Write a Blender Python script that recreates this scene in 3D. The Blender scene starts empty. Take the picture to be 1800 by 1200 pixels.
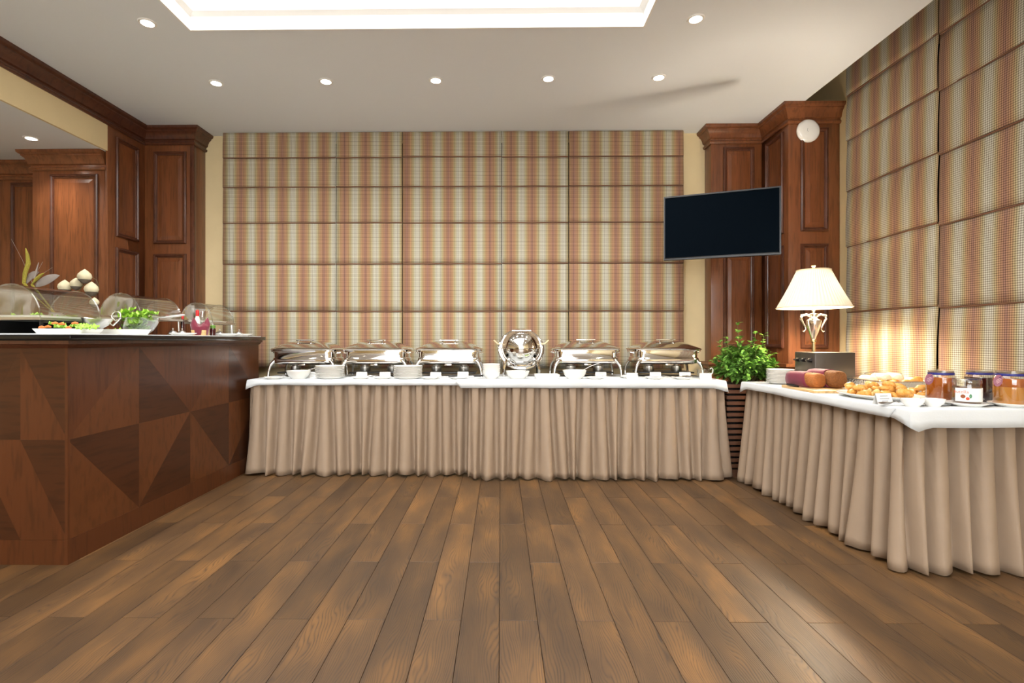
import bpy, bmesh, math, random
from mathutils import Vector, Matrix
random.seed(7)
PI = math.pi
scene = bpy.context.scene
COL = scene.collection

# ------------------------------------------------------------------ camera
FPX, YAW, HC, VPX, VPY = 900.0, math.radians(0.8), 1.07, 880.0, 597.0
CXP = VPX - FPX * math.tan(YAW)                 # principal point
cam_d = bpy.data.cameras.new('camera')
cam_d.sensor_width = 36.0
cam_d.lens = 36.0 * FPX / 1800.0
cam_d.shift_x = (900.0 - CXP) / 1800.0
cam_d.shift_y = (VPY - 600.0) / 1800.0
cam_d.clip_start = 0.05
cam = bpy.data.objects.new('camera', cam_d)
COL.objects.link(cam)
cam.location = (0, 0, HC)
cam.rotation_euler = (PI / 2, 0, YAW)
scene.camera = cam

# ------------------------------------------------------------------ world, exposure
w = bpy.data.worlds.new('world'); scene.world = w
w.use_nodes = True
bg = w.node_tree.nodes['Background']
bg.inputs[0].default_value = (0.95, 0.98, 1.0, 1)
bg.inputs[1].default_value = 5.2
vs = scene.view_settings
vs.view_transform = 'Standard'; vs.look = 'None'; vs.gamma = 1.0; vs.use_curve_mapping = False
vs.exposure = 0.85
PANEL_STRENGTH = 2.4
SPOT_W = 27.0
LAMP_W = 36.0

# ------------------------------------------------------------------ pixel helpers (photo frame 1800x1200)
_s, _c = math.sin(YAW), math.cos(YAW)
def _dir(px, py):
    u = (px - CXP) / FPX
    return (u * _c - _s, u * _s + _c, (VPY - py) / FPX)
def az(px, py, z):
    v = _dir(px, py); t = (z - HC) / v[2]
    return Vector((v[0] * t, v[1] * t, z))
def ay(px, py, y):
    v = _dir(px, py); t = y / v[1]
    return Vector((v[0] * t, y, HC + v[2] * t))
def ax(px, py, x):
    v = _dir(px, py); t = x / v[0]
    return Vector((x, v[1] * t, HC + v[2] * t))
def X(px, y):
    return ay(px, 597, y).x

# ------------------------------------------------------------------ mesh helpers
class MB:
    def __init__(self): self.v = []; self.f = []
    def add(self, vs_, fs_):
        n = len(self.v)
        self.v += [tuple(p) for p in vs_]
        self.f += [tuple(i + n for i in f) for f in fs_]
        return self
    def box(self, x0, x1, y0, y1, z0, z1):
        return self.add([(x0,y0,z0),(x1,y0,z0),(x1,y1,z0),(x0,y1,z0),(x0,y0,z1),(x1,y0,z1),(x1,y1,z1),(x0,y1,z1)],
                        [(0,3,2,1),(4,5,6,7),(0,1,5,4),(1,2,6,5),(2,3,7,6),(3,0,4,7)])
    def lathe(self, prof, n=24, c=(0,0,0), sx=1, sy=1, arc=(0, 2*PI)):
        full = abs(arc[1] - arc[0] - 2*PI) < 1e-6
        m = n if full else n + 1
        vs_ = []
        for r, z in prof:
            for i in range(m):
                a = arc[0] + (arc[1]-arc[0]) * i / n
                vs_.append((c[0] + r*sx*math.cos(a), c[1] + r*sy*math.sin(a), c[2] + z))
        fs_ = []
        for k in range(len(prof) - 1):
            for i in range(n):
                j = (i + 1) % m
                fs_.append((k*m+i, k*m+j, (k+1)*m+j, (k+1)*m+i))
        return self.add(vs_, fs_)
    def tube(self, pts, r, n=8, caps=True, flat=None):
        pts = [Vector(p) for p in pts]
        L = len(pts)
        rs = r if isinstance(r, (list, tuple)) else [r] * L
        vs_ = []
        up = None
        for i, p in enumerate(pts):
            t = (pts[min(i+1, L-1)] - pts[max(i-1, 0)])
            t = t.normalized() if t.length > 1e-9 else Vector((0,0,1))
            if up is None:
                up = Vector((0,0,1)) if abs(t.z) < .9 else Vector((1,0,0))
            a = up - t * up.dot(t)
            if a.length < 1e-6: a = t.orthogonal()
            a.normalize(); up = a
            b = t.cross(a)
            for k in range(n):
                an = 2*PI*k/n
                vs_.append(p + (a*math.cos(an)*(flat or 1) + b*math.sin(an)) * rs[i])
        fs_ = []
        for i in range(L-1):
            for k in range(n):
                j = (k+1) % n
                fs_.append((i*n+k, i*n+j, (i+1)*n+j, (i+1)*n+k))
        if caps:
            fs_.append(tuple(range(n))); fs_.append(tuple(range((L-1)*n, L*n)))
        return self.add(vs_, fs_)
    def loft(self, secs, cap0=True, cap1=True):
        n = len(secs[0]); vs_ = [p for s in secs for p in s]; fs_ = []
        for k in range(len(secs)-1):
            for i in range(n):
                j = (i+1) % n
                fs_.append((k*n+i, k*n+j, (k+1)*n+j, (k+1)*n+i))
        if cap0: fs_.append(tuple(range(n)))
        if cap1: fs_.append(tuple(range((len(secs)-1)*n, len(secs)*n)))
        return self.add(vs_, fs_)
    def plan_sweep(self, path, prof, closed=False):
        """profile (out, z) swept along a plan path; out is to the right of the walking direction"""
        P = [Vector((p[0], p[1])) for p in path]; L = len(P); offs = []
        for i in range(L):
            def nrm(a, b):
                d = (b - a).normalized(); return Vector((d.y, -d.x))
            if closed:
                n1 = nrm(P[i-1], P[i]); n2 = nrm(P[i], P[(i+1) % L])
            else:
                n1 = nrm(P[i-1], P[i]) if i > 0 else nrm(P[0], P[1])
                n2 = nrm(P[i], P[i+1]) if i < L-1 else n1
            m = (n1 + n2); m = m / (1 + n1.dot(n2)) if (1 + n1.dot(n2)) > 1e-6 else n1
            offs.append(m)
        secs = [[(P[i].x + offs[i].x*o, P[i].y + offs[i].y*o, z) for o, z in prof] for i in range(L)]
        n = len(prof); vs_ = [p for s in secs for p in s]; fs_ = []
        for k in range(L if closed else L-1):
            k2 = (k+1) % L
            for i in range(n):
                j = (i+1) % n
                fs_.append((k*n+i, k2*n+i, k2*n+j, k*n+j))
        if not closed:
            fs_.append(tuple(range(n))); fs_.append(tuple(range((L-1)*n, L*n)))
        return self.add(vs_, fs_)
    def xf(self, M, start=0):
        for i in range(start, len(self.v)):
            self.v[i] = tuple(M @ Vector(self.v[i]))
        return self
    def mesh(self, name, mat, smooth=True, bevel=0.0, ang=35):
        me = bpy.data.meshes.new(name)
        me.from_pydata(self.v, [], self.f)
        bm = bmesh.new(); bm.from_mesh(me)
        bmesh.ops.remove_doubles(bm, verts=bm.verts, dist=1e-6)
        bmesh.ops.recalc_face_normals(bm, faces=bm.faces)
        if bevel:
            es = [e for e in bm.edges if len(e.link_faces) == 2 and e.calc_face_angle(0) > math.radians(30)]
            bmesh.ops.bevel(bm, geom=es, offset=bevel, segments=2, affect='EDGES', profile=.5)
        bm.to_mesh(me); bm.free()
        if mat: me.materials.append(mat)
        if smooth:
            me.polygons.foreach_set('use_smooth', [True]*len(me.polygons))
            me.set_sharp_from_angle(angle=math.radians(ang))
        return me
    def build(self, name, mat, parent=None, **k):
        return link(name, self.mesh(name, mat, **k), parent)
def link(name, me, parent=None, loc=None):
    o = bpy.data.objects.new(name, me); COL.objects.link(o)
    if parent: o.parent = parent
    if loc: o.location = loc
    return o
def tag(o, label=None, cat=None, group=None, kind=None):
    if label: o['label'] = label
    if cat: o['category'] = cat
    if group: o['group'] = group
    if kind: o['kind'] = kind
    return o
def thing(name, label, cat, loc=(0,0,0), rz=0, group=None):
    o = bpy.data.objects.new(name, None); COL.objects.link(o)
    o.empty_display_size = .05
    o.location = loc; o.rotation_euler = (0, 0, rz)
    return tag(o, label, cat, group)
def struct(o): o['kind'] = 'structure'; return o
def dup(root, loc, rz=None, label=None, group=None):
    def cp(o, par):
        c = o.copy(); COL.objects.link(c); c.parent = par
        for ch in [k for k in kids.get(o.name, [])]: cp(ch, c)
        return c
    kids = {}
    def walk(o):
        kids[o.name] = list(o.children)
        for k in o.children: walk(k)
    walk(root)
    r = cp(root, None)
    r.location = loc
    if rz is not None: r.rotation_euler = (r.rotation_euler[0], r.rotation_euler[1], rz)
    if label: r['label'] = label
    if group: r['group'] = group
    return r
def rrect(hx, hy, z, r, n=5, cx=0, cy=0):
    r = min(r, hx*.999, hy*.999); out = []
    for sx, sy, a0 in ((1,1,0),(-1,1,PI/2),(-1,-1,PI),(1,-1,1.5*PI)):
        for i in range(n+1):
            a = a0 + PI/2*i/n
            out.append((cx + sx*(hx-r) + r*math.cos(a), cy + sy*(hy-r) + r*math.sin(a), z))
    return out
def bez(p0, p1, p2, p3, n=10):
    p0, p1, p2, p3 = map(Vector, (p0, p1, p2, p3)); out = []
    for i in range(n+1):
        t = i/n; u = 1-t
        out.append(p0*u**3 + p1*3*u*u*t + p2*3*u*t*t + p3*t**3)
    return out

# ------------------------------------------------------------------ materials
def srgb(r, g, b):
    f = lambda c: (c/255/12.92) if c/255 <= .04045 else ((c/255+.055)/1.055)**2.4
    return (f(r), f(g), f(b), 1)
def newmat(name):
    m = bpy.data.materials.new(name); m.use_nodes = True
    nt = m.node_tree; b = nt.nodes['Principled BSDF']
    return m, nt, b
def N(nt, typ, **k):
    n = nt.nodes.new(typ)
    for a, v in k.items(): setattr(n, a, v)
    return n
def plain(name, col, rough=.5, metal=0, spec=.5, noise=0, nscale=8, bump=0, bscale=60, emit=None, coat=0, sheen=0):
    m, nt, b = newmat(name)
    b.inputs['Base Color'].default_value = col
    b.inputs['Roughness'].default_value = rough
    b.inputs['Metallic'].default_value = metal
    b.inputs['Specular IOR Level'].default_value = spec
    b.inputs['Coat Weight'].default_value = coat
    b.inputs['Sheen Weight'].default_value = sheen
    tc = N(nt, 'ShaderNodeTexCoord')
    if noise:
        nz = N(nt, 'ShaderNodeTexNoise'); nz.inputs['Scale'].default_value = nscale; nz.inputs['Detail'].default_value = 4
        nt.links.new(tc.outputs['Object'], nz.inputs['Vector'])
        mx = N(nt, 'ShaderNodeMix', data_type='RGBA')
        mx.inputs['A'].default_value = tuple(c*(1-noise) for c in col[:3]) + (1,)
        mx.inputs['B'].default_value = tuple(min(1, c*(1+noise)) for c in col[:3]) + (1,)
        nt.links.new(nz.outputs['Fac'], mx.inputs['Factor'])
        nt.links.new(mx.outputs['Result'], b.inputs['Base Color'])
    if bump:
        nz2 = N(nt, 'ShaderNodeTexNoise'); nz2.inputs['Scale'].default_value = bscale
        nt.links.new(tc.outputs['Object'], nz2.inputs['Vector'])
        bp = N(nt, 'ShaderNodeBump'); bp.inputs['Strength'].default_value = bump; bp.inputs['Distance'].default_value = .01
        nt.links.new(nz2.outputs['Fac'], bp.inputs['Height'])
        nt.links.new(bp.outputs['Normal'], b.inputs['Normal'])
    if emit:
        b.inputs['Emission Color'].default_value = emit[0]; b.inputs['Emission Strength'].default_value = emit[1]
    return m
def ramp(nt, stops):
    r = N(nt, 'ShaderNodeValToRGB'); e = r.color_ramp.elements
    while len(e) < len(stops): e.new(.5)
    for i, (p, c) in enumerate(stops): e[i].position = p; e[i].color = c
    return r
def wood(name, c1, c2, grain=(14, 14, 1.2), rough=.35, coat=.15, rnd=False, dark=None, bump=.08, fine=6.0):
    m, nt, b = newmat(name)
    tc = N(nt, 'ShaderNodeTexCoord'); mp = N(nt, 'ShaderNodeMapping'); mp.inputs['Scale'].default_value = grain
    vec = tc.outputs['Object']
    if rnd:
        oi = N(nt, 'ShaderNodeObjectInfo')
        sc = N(nt, 'ShaderNodeVectorMath', operation='SCALE'); sc.inputs[0].default_value = (31.7, 57.3, 13.1)
        nt.links.new(oi.outputs['Random'], sc.inputs['Scale'])
        ad = N(nt, 'ShaderNodeVectorMath', operation='ADD')
        nt.links.new(vec, ad.inputs[0]); nt.links.new(sc.outputs[0], ad.inputs[1]); vec = ad.outputs[0]
    nt.links.new(vec, mp.inputs['Vector'])
    n1 = N(nt, 'ShaderNodeTexNoise'); n1.inputs['Scale'].default_value = 1; n1.inputs['Detail'].default_value = 5; n1.inputs['Distortion'].default_value = .6
    nt.links.new(mp.outputs[0], n1.inputs['Vector'])
    n2 = N(nt, 'ShaderNodeTexNoise'); n2.inputs['Scale'].default_value = fine; n2.inputs['Detail'].default_value = 3
    nt.links.new(mp.outputs[0], n2.inputs['Vector'])
    r1 = ramp(nt, [(.3, c1), (.7, c2)]); nt.links.new(n1.outputs['Fac'], r1.inputs[0])
    dk = dark or tuple(c*.6 for c in c1[:3]) + (1,)
    r2 = ramp(nt, [(.36, (1,1,1,1)), (.5, (0,0,0,1))]); nt.links.new(n2.outputs['Fac'], r2.inputs[0])
    mx = N(nt, 'ShaderNodeMix', data_type='RGBA'); mx.inputs['B'].default_value = dk
    ml = N(nt, 'ShaderNodeMath', operation='MULTIPLY'); ml.inputs[1].default_value = .55
    nt.links.new(r2.outputs[0], ml.inputs[0]); nt.links.new(ml.outputs[0], mx.inputs['Factor'])
    nt.links.new(r1.outputs[0], mx.inputs['A'])
    out = mx.outputs['Result']
    if rnd:
        hv = N(nt, 'ShaderNodeHueSaturation')
        mr = N(nt, 'ShaderNodeMapRange'); mr.inputs[3].default_value = .72; mr.inputs[4].default_value = 1.28
        nt.links.new(oi.outputs['Random'], mr.inputs[0]); nt.links.new(mr.outputs[0], hv.inputs['Value'])
        nt.links.new(out, hv.inputs['Color']); out = hv.outputs[0]
    nt.links.new(out, b.inputs['Base Color'])
    b.inputs['Roughness'].default_value = rough; b.inputs['Specular IOR Level'].default_value = .35; b.inputs['Coat Weight'].default_value = coat; b.inputs['Coat Roughness'].default_value = .15
    bp = N(nt, 'ShaderNodeBump'); bp.inputs['Strength'].default_value = bump; bp.inputs['Distance'].default_value = .004
    nt.links.new(n2.outputs['Fac'], bp.inputs['Height']); nt.links.new(bp.outputs[0], b.inputs['Normal'])
    return m
def blind_mat(name, axis):
    """striped check cloth: stripes repeat every 0.2 m along the blind, woven check every 13 mm"""
    m, nt, b = newmat(name)
    tc = N(nt, 'ShaderNodeTexCoord'); sp = N(nt, 'ShaderNodeSeparateXYZ'); nt.links.new(tc.outputs['Object'], sp.inputs[0])
    u = sp.outputs[axis]; z = sp.outputs[2]
    def mth(op, a, bb=None):
        n = N(nt, 'ShaderNodeMath', operation=op)
        if hasattr(a, 'links'): nt.links.new(a, n.inputs[0])
        else: n.inputs[0].default_value = a
        if bb is not None:
            if hasattr(bb, 'links'): nt.links.new(bb, n.inputs[1])
            else: n.inputs[1].default_value = bb
        return n.outputs[0]
    fr = mth('FRACT', mth('ADD', mth('DIVIDE', u, .2), 50))
    G = srgb(210, 208, 192); O = srgb(196, 184, 142); R = srgb(194, 156, 118); M_ = srgb(168, 128, 114)
    rp = ramp(nt, [(0, G), (.09, G), (.2, O), (.31, R), (.43, srgb(184,142,116)), (.5, M_), (.57, srgb(184,142,116)), (.69, R), (.8, O), (.92, G)])
    nt.links.new(fr, rp.inputs[0])
    P = .0134
    cu = mth('SUBTRACT', 1, mth('ABSOLUTE', mth('SINE', mth('MULTIPLY', u, PI/P))))
    cz = mth('SUBTRACT', 1, mth('ABSOLUTE', mth('SINE', mth('MULTIPLY', z, PI/P))))
    line = mth('MINIMUM', mth('MULTIPLY', mth('ADD', mth('POWER', cu, 1.5), mth('POWER', cz, 1.5)), .75), .9)
    mx = N(nt, 'ShaderNodeMix', data_type='RGBA', blend_type='MULTIPLY')
    nt.links.new(rp.outputs[0], mx.inputs['A']); mx.inputs['B'].default_value = srgb(104, 86, 70)
    nt.links.new(line, mx.inputs['Factor'])
    nt.links.new(mx.outputs['Result'], b.inputs['Base Color'])
    b.inputs['Roughness'].default_value = .75; b.inputs['Specular IOR Level'].default_value = .25; b.inputs['Sheen Weight'].default_value = .1
    return m
def thin_glass(name, tint=(1,1,1,1), gloss=.12, rough=.03):
    m = bpy.data.materials.new(name); m.use_nodes = True; nt = m.node_tree
    nt.nodes.remove(nt.nodes['Principled BSDF']); out = nt.nodes['Material Output']
    tr = N(nt, 'ShaderNodeBsdfTransparent'); tr.inputs[0].default_value = tint
    gl = N(nt, 'ShaderNodeBsdfGlossy'); gl.inputs['Roughness'].default_value = rough
    lw = N(nt, 'ShaderNodeLayerWeight'); lw.inputs['Blend'].default_value = .35
    mr = N(nt, 'ShaderNodeMapRange'); mr.inputs[3].default_value = gloss*.6; mr.inputs[4].default_value = min(1, gloss*5)
    nt.links.new(lw.outputs['Facing'], mr.inputs[0])
    mx = N(nt, 'ShaderNodeMixShader'); nt.links.new(mr.outputs[0], mx.inputs[0]); nt.links.new(tr.outputs[0], mx.inputs[1]); nt.links.new(gl.outputs[0], mx.inputs[2])
    nt.links.new(mx.outputs[0], out.inputs['Surface'])
    return m
def jam(name, col, rough=.06):
    m, nt, b = newmat(name)
    b.inputs['Base Color'].default_value = col; b.inputs['Roughness'].default_value = rough
    b.inputs['Subsurface Weight'].default_value = .25; b.inputs['Subsurface Radius'].default_value = (.03, .012, .004)
    b.inputs['Coat Weight'].default_value = .6
    return m

M = {}
M['ceil'] = plain('ceiling_paint', srgb(232, 236, 240), .75, bump=.03, bscale=25, spec=.2)
M['white'] = plain('white_paint', srgb(240, 239, 236), .6)
M['cream'] = plain('cream_plaster', srgb(222, 202, 158), .7, noise=.07, nscale=5, bump=.08, bscale=40)
M['cherry'] = wood('cherry_wood', srgb(106, 62, 36), srgb(130, 78, 46), grain=(9, 9, .8), rough=.32, coat=.25)
M['cherry_field'] = wood('cherry_panel', srgb(104, 60, 34), srgb(132, 78, 45), grain=(11, 11, .9), rough=.3, coat=.25)
M['cherry_dark'] = wood('cherry_moulding', srgb(76, 42, 28), srgb(92, 52, 34), grain=(6, 6, 2), rough=.28, coat=.35)
M['ven1'] = wood('veneer_mid', srgb(78, 42, 20), srgb(87, 47, 23), grain=(7, 7, .9), rough=.36, coat=.12)
M['ven2'] = wood('veneer_deep', srgb(61, 32, 15), srgb(70, 37, 18), grain=(.9, .9, 7), rough=.36, coat=.12)
M['ven3'] = wood('veneer_light', srgb(86, 48, 23), srgb(95, 54, 27), grain=(6, 6, 2), rough=.36, coat=.12)
def oak_mat():
    m, nt, b = newmat('oak_plank')
    L = nt.links.new
    tc = N(nt, 'ShaderNodeTexCoord'); oi = N(nt, 'ShaderNodeObjectInfo')
    def mth(op, a_, b_=None, c_=None):
        n = N(nt, 'ShaderNodeMath', operation=op)
        for i_, v in enumerate((a_, b_, c_)):
            if v is None: continue
            if hasattr(v, 'links'): L(v, n.inputs[i_])
            else: n.inputs[i_].default_value = v
        return n.outputs[0]
    sc = N(nt, 'ShaderNodeVectorMath', operation='SCALE'); sc.inputs[0].default_value = (31.7, 57.3, 13.1); L(oi.outputs['Random'], sc.inputs['Scale'])
    ad = N(nt, 'ShaderNodeVectorMath', operation='ADD'); L(tc.outputs['Object'], ad.inputs[0]); L(sc.outputs[0], ad.inputs[1])
    def noise(scale, detail=3, dist=0):
        mp = N(nt, 'ShaderNodeMapping'); mp.inputs['Scale'].default_value = scale; L(ad.outputs[0], mp.inputs['Vector'])
        nz = N(nt, 'ShaderNodeTexNoise'); nz.inputs['Scale'].default_value = 1; nz.inputs['Detail'].default_value = detail; nz.inputs['Distortion'].default_value = dist
        L(mp.outputs[0], nz.inputs['Vector']); return nz.outputs['Fac']
    sp = N(nt, 'ShaderNodeSeparateXYZ'); L(tc.outputs['Object'], sp.inputs[0])
    warp = noise((8, 1.6, 8), 2); fine = noise((120, 7, 120), 3); tone = noise((7, 2.2, 7), 3)
    u = mth('ADD', sp.outputs[0], mth('MULTIPLY', warp, .16))
    lines = mth('ABSOLUTE', mth('SINE', mth('MULTIPLY', u, PI/.0085)))
    dark = mth('MULTIPLY', mth('POWER', mth('SUBTRACT', 1, lines), 1.3), mth('MULTIPLY_ADD', fine, 1.7, -.25))
    # stained, hand-scraped long edges
    edge = N(nt, 'ShaderNodeMapRange'); edge.inputs[1].default_value = .060; edge.inputs[2].default_value = .073; edge.inputs[3].default_value = 0; edge.inputs[4].default_value = .45
    L(mth('ABSOLUTE', sp.outputs[0]), edge.inputs[0])
    fac = mth('MINIMUM', mth('MAXIMUM', mth('ADD', dark, mth('MULTIPLY', edge.outputs[0], tone)), 0), .92)
    r1 = ramp(nt, [(.3, srgb(72, 52, 32)), (.52, srgb(94, 68, 40)), (.72, srgb(120, 85, 46))]); L(tone, r1.inputs[0])
    mx = N(nt, 'ShaderNodeMix', data_type='RGBA'); mx.inputs['B'].default_value = srgb(46, 34, 27); L(r1.outputs[0], mx.inputs['A']); L(fac, mx.inputs['Factor'])
    hv = N(nt, 'ShaderNodeHueSaturation'); mr = N(nt, 'ShaderNodeMapRange'); mr.inputs[3].default_value = .74; mr.inputs[4].default_value = 1.22
    L(oi.outputs['Random'], mr.inputs[0]); L(mr.outputs[0], hv.inputs['Value']); L(mx.outputs['Result'], hv.inputs['Color'])
    L(hv.outputs[0], b.inputs['Base Color'])
    b.inputs['Roughness'].default_value = .45; b.inputs['Coat Weight'].default_value = .04; b.inputs['Coat Roughness'].default_value = .25
    bp = N(nt, 'ShaderNodeBump'); bp.inputs['Strength'].default_value = .15; bp.inputs['Distance'].default_value = .003; bp.invert = True
    L(fac, bp.inputs['Height']); L(bp.outputs[0], b.inputs['Normal'])
    return m
M['oak'] = oak_mat()
M['oak_far'] = wood('oak_floor', srgb(92, 70, 52), srgb(120, 92, 66), grain=(16, 1.3, 16), rough=.45, coat=.1)
M['joint'] = plain('floor_joint', srgb(40, 28, 20), .8)
M['blind_x'] = blind_mat('blind_cloth', 0)
M['blind_y'] = blind_mat('blind_cloth_side', 1)
M['batten'] = plain('batten_cloth', srgb(120, 84, 62), .7)
M['dark_gap'] = plain('dark_window', srgb(14, 13, 14), .3)
M['black'] = plain('black_plastic', srgb(20, 20, 22), .35)
M['granite'] = plain('black_granite', srgb(16, 16, 18), .12, noise=.5, nscale=200)
M['screen'] = plain('tv_screen', srgb(1, 7, 15), .5, spec=.02)
M['chrome'] = plain('polished_steel', (.78, .76, .73, 1), .07, 1)
M['steel'] = plain('brushed_steel', (.62, .60, .57, 1), .28, 1)
M['gunmetal'] = plain('toaster_steel', srgb(96, 90, 84), .38, .75)
M['linen'] = plain('white_linen', srgb(214, 219, 222), .8, bump=.05, bscale=120, sheen=.15, spec=.2)
M['skirt'] = plain('taupe_satin', srgb(158, 138, 118), .55, noise=.05, nscale=14, bump=.06, bscale=350, spec=.3)
M['china'] = plain('white_china', srgb(240, 238, 232), .18, coat=.4)
M['paper'] = plain('white_card', srgb(244, 243, 240), .7)
M['ink'] = plain('grey_print', srgb(150, 150, 150), .8)
M['leaf'] = plain('boxwood_leaf', srgb(104, 150, 62), .35, noise=.55, nscale=22)
M['stem'] = plain('twig', srgb(96, 84, 50), .7)
M['lettuce'] = plain('lettuce', srgb(146, 190, 62), .45, noise=.4, nscale=30)
M['carrot'] = plain('carrot', srgb(224, 122, 60), .5, noise=.15, nscale=40)
M['slat'] = wood('planter_slat', srgb(86, 56, 40), srgb(112, 76, 54), grain=(1, 8, 20), rough=.5, coat=0)
M['bread'] = plain('bread_crust', srgb(170, 104, 50), .75, noise=.35, nscale=40, bump=.5, bscale=120)
M['bread2'] = plain('seeded_crust', srgb(134, 84, 40), .8, noise=.45, nscale=90, bump=.8, bscale=160)
M['pastry'] = plain('golden_pastry', srgb(222, 160, 76), .5, noise=.4, nscale=28, bump=.3, bscale=70, coat=.2)
M['pastry2'] = plain('pale_pastry', srgb(238, 200, 130), .55, noise=.3, nscale=26, bump=.3, bscale=60)
M['burgundy'] = plain('burgundy_cloth', srgb(116, 24, 50), .75, sheen=.3, noise=.12, nscale=20)
M['red'] = plain('red_plastic', srgb(196, 26, 30), .35)
M['board'] = wood('board_wood', srgb(212, 172, 116), srgb(228, 192, 138), grain=(10, 1.5, 10), rough=.55, coat=0)
M['glass'] = thin_glass('clear_glass', (.96, .97, .96, 1), .12)
M['acrylic'] = thin_glass('acrylic_cover', (.93, .95, .94, 1), .16, .05)
M['foil'] = plain('foil_tray', (.86, .78, .66, 1), .22, 1, bump=.6, bscale=90)
M['honey'] = jam('honey', srgb(176, 92, 26))
M['amber'] = jam('amber_jam', srgb(196, 132, 54))
M['darkjam'] = jam('dark_jam', srgb(56, 14, 20))
M['choc'] = jam('hazelnut_spread', srgb(92, 58, 38))
M['bluering'] = plain('blue_band', srgb(38, 40, 120), .4)
M['tag'] = plain('mauve_tag', srgb(176, 118, 142), .5, noise=.15, nscale=60)
M['tagink'] = plain('tag_print', srgb(232, 200, 208), .6)
M['orange_ink'] = plain('orange_print', srgb(226, 70, 40), .6)
M['green_ink'] = plain('green_print', srgb(70, 130, 90), .6)
M['brown_ink'] = plain('brown_print', srgb(140, 72, 36), .6)
M['bulb'] = plain('lit_lens', (1, .97, .9, 1), .4, emit=((1, .95, .86, 1), 14))
M['panel'] = plain('luminous_ceiling', (1, 1, 1, 1), .6, emit=((1, .985, .96, 1), PANEL_STRENGTH))
M['brass'] = plain('aged_brass', srgb(190, 164, 120), .25, 1)
M['silverlamp'] = plain('silver_lamp', (.86, .80, .74, 1), .16, 1)
M['spike'] = plain('yellow_spike', srgb(164, 152, 58), .8, noise=.35, nscale=120, bump=.8, bscale=150)
M['bud'] = plain('dried_bud', srgb(214, 204, 172), .8, noise=.2, nscale=30)
M['greyleaf'] = plain('grey_leaf', srgb(160, 150, 144), .7, noise=.15, nscale=20)
M['cord'] = plain('cord_ivory', srgb(232, 214, 176), .6)
def shade_mat():
    m, nt, b = newmat('lamp_shade_cloth')
    nt.nodes.remove(b); out = nt.nodes['Material Output']
    d = N(nt, 'ShaderNodeBsdfDiffuse'); d.inputs[0].default_value = srgb(240, 230, 208)
    t = N(nt, 'ShaderNodeBsdfTranslucent'); t.inputs[0].default_value = srgb(250, 236, 206)
    mx = N(nt, 'ShaderNodeMixShader'); mx.inputs[0].default_value = .009
    nt.links.new(d.outputs[0], mx.inputs[1]); nt.links.new(t.outputs[0], mx.inputs[2]); nt.links.new(mx.outputs[0], out.inputs[0])
    return m
M['shade'] = shade_mat()

# ================================================================== THE ROOM
H = 3.07                 # ceiling
YB = 4.99                # back wall
XR = 2.89                # right wall
XS = -3.37               # soffit face on the left
ZS = 2.69                # low ceiling of the alcove
Y0 = -5.5                # the room goes on behind the camera

fl = struct(MB().box(-5.3, XR, Y0, YB, -.06, -.022).build('floor', M['joint'], smooth=False))
PW, PL = .1455, 1.02
_pm = {}
def plank_mesh(wd, L):
    k = (round(wd, 3), round(L, 3))
    if k not in _pm:
        _pm[k] = MB().box(-wd/2+.0007, wd/2-.0007, -L/2+.0008, L/2-.0008, -.022, 0).mesh('plank', M['oak'], smooth=False, bevel=.0012)
    return _pm[k]
pl = 0
for k in range(-32, 20):
    x0 = -.005 + PW*k
    x1 = min(x0 + PW, XR)
    if x0 > XR - .02: continue
    base = 1.953 if k % 2 == 0 else 2.463
    for n in range(-2, 4):
        y0, y1 = base + PL*n, base + PL*(n+1)
        y0 = max(y0, 1.0); y1 = min(y1, YB)
        if y1 - y0 < .05: continue
        xc, yc = (x0+x1)/2, (y0+y1)/2
        if xc < -2.4 and yc > 2.6: continue            # under the counter and the alcove
        p = link('plank', plank_mesh(x1-x0, y1-y0), fl, (xc, yc, 0)); pl += 1
struct(fl)
rest = MB().box(-5.3, XR, Y0, .999, -.022, -.0005)
rest.box(-5.3, -2.44, 2.4, YB, -.022, -.0005)
rest.build('oak_boards', M['oak_far'], fl, smooth=False)

# ceiling with a recessed tray, and a curtain pocket along the right wall
TX0, TX1, TY0, TY1 = -2.015, .923, -.9, 3.29
XE = 2.55
c = MB()
c.box(XS, TX0, Y0, YB, H, H+.3); c.box(TX1, XE, Y0, YB, H, H+.3)
c.box(TX0, TX1, TY1, YB, H, H+.3); c.box(TX0, TX1, -1.7, TY0, H, H+.3); c.box(TX0, TX1, Y0, -5.0, H, H+.3)
ce = struct(c.build('ceiling', M['ceil'], smooth=False))
p = MB().box(XE, XR+.1, Y0, YB+.1, H+.42, H+.5); p.box(XE-.02, XE, Y0, YB, H+.3, H+.42)
struct(p.build('ceiling_pocket', M['ceil'], smooth=False)).parent = ce
for i_, (ya_, yb_, lb_) in enumerate(((TY0, TY1, 'white luminous panel filling the recessed ceiling tray before the buffet'), (-5.0, -1.7, 'added white luminous panel lighting the room from an unseen second ceiling tray'))):  # second tray and panel are unseen, added for light from behind the camera
    t = MB().plan_sweep([(TX0, ya_), (TX0, yb_), (TX1, yb_), (TX1, ya_)], [(0, H-.003), (.012, H-.003), (.012, H+.085), (.05, H+.10), (.05, H+.16), (0, H+.16)], closed=True)
    struct(t.build('trim_%d' % (3 + i_), M['white'], smooth=False))
    pn = MB().box(TX0+.045, TX1-.045, ya_+.045, yb_-.045, H+.135, H+.16).build('luminous_panel', M['panel'], smooth=False)
    tag(pn, lb_, 'ceiling light', 'luminous ceiling panels')
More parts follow.
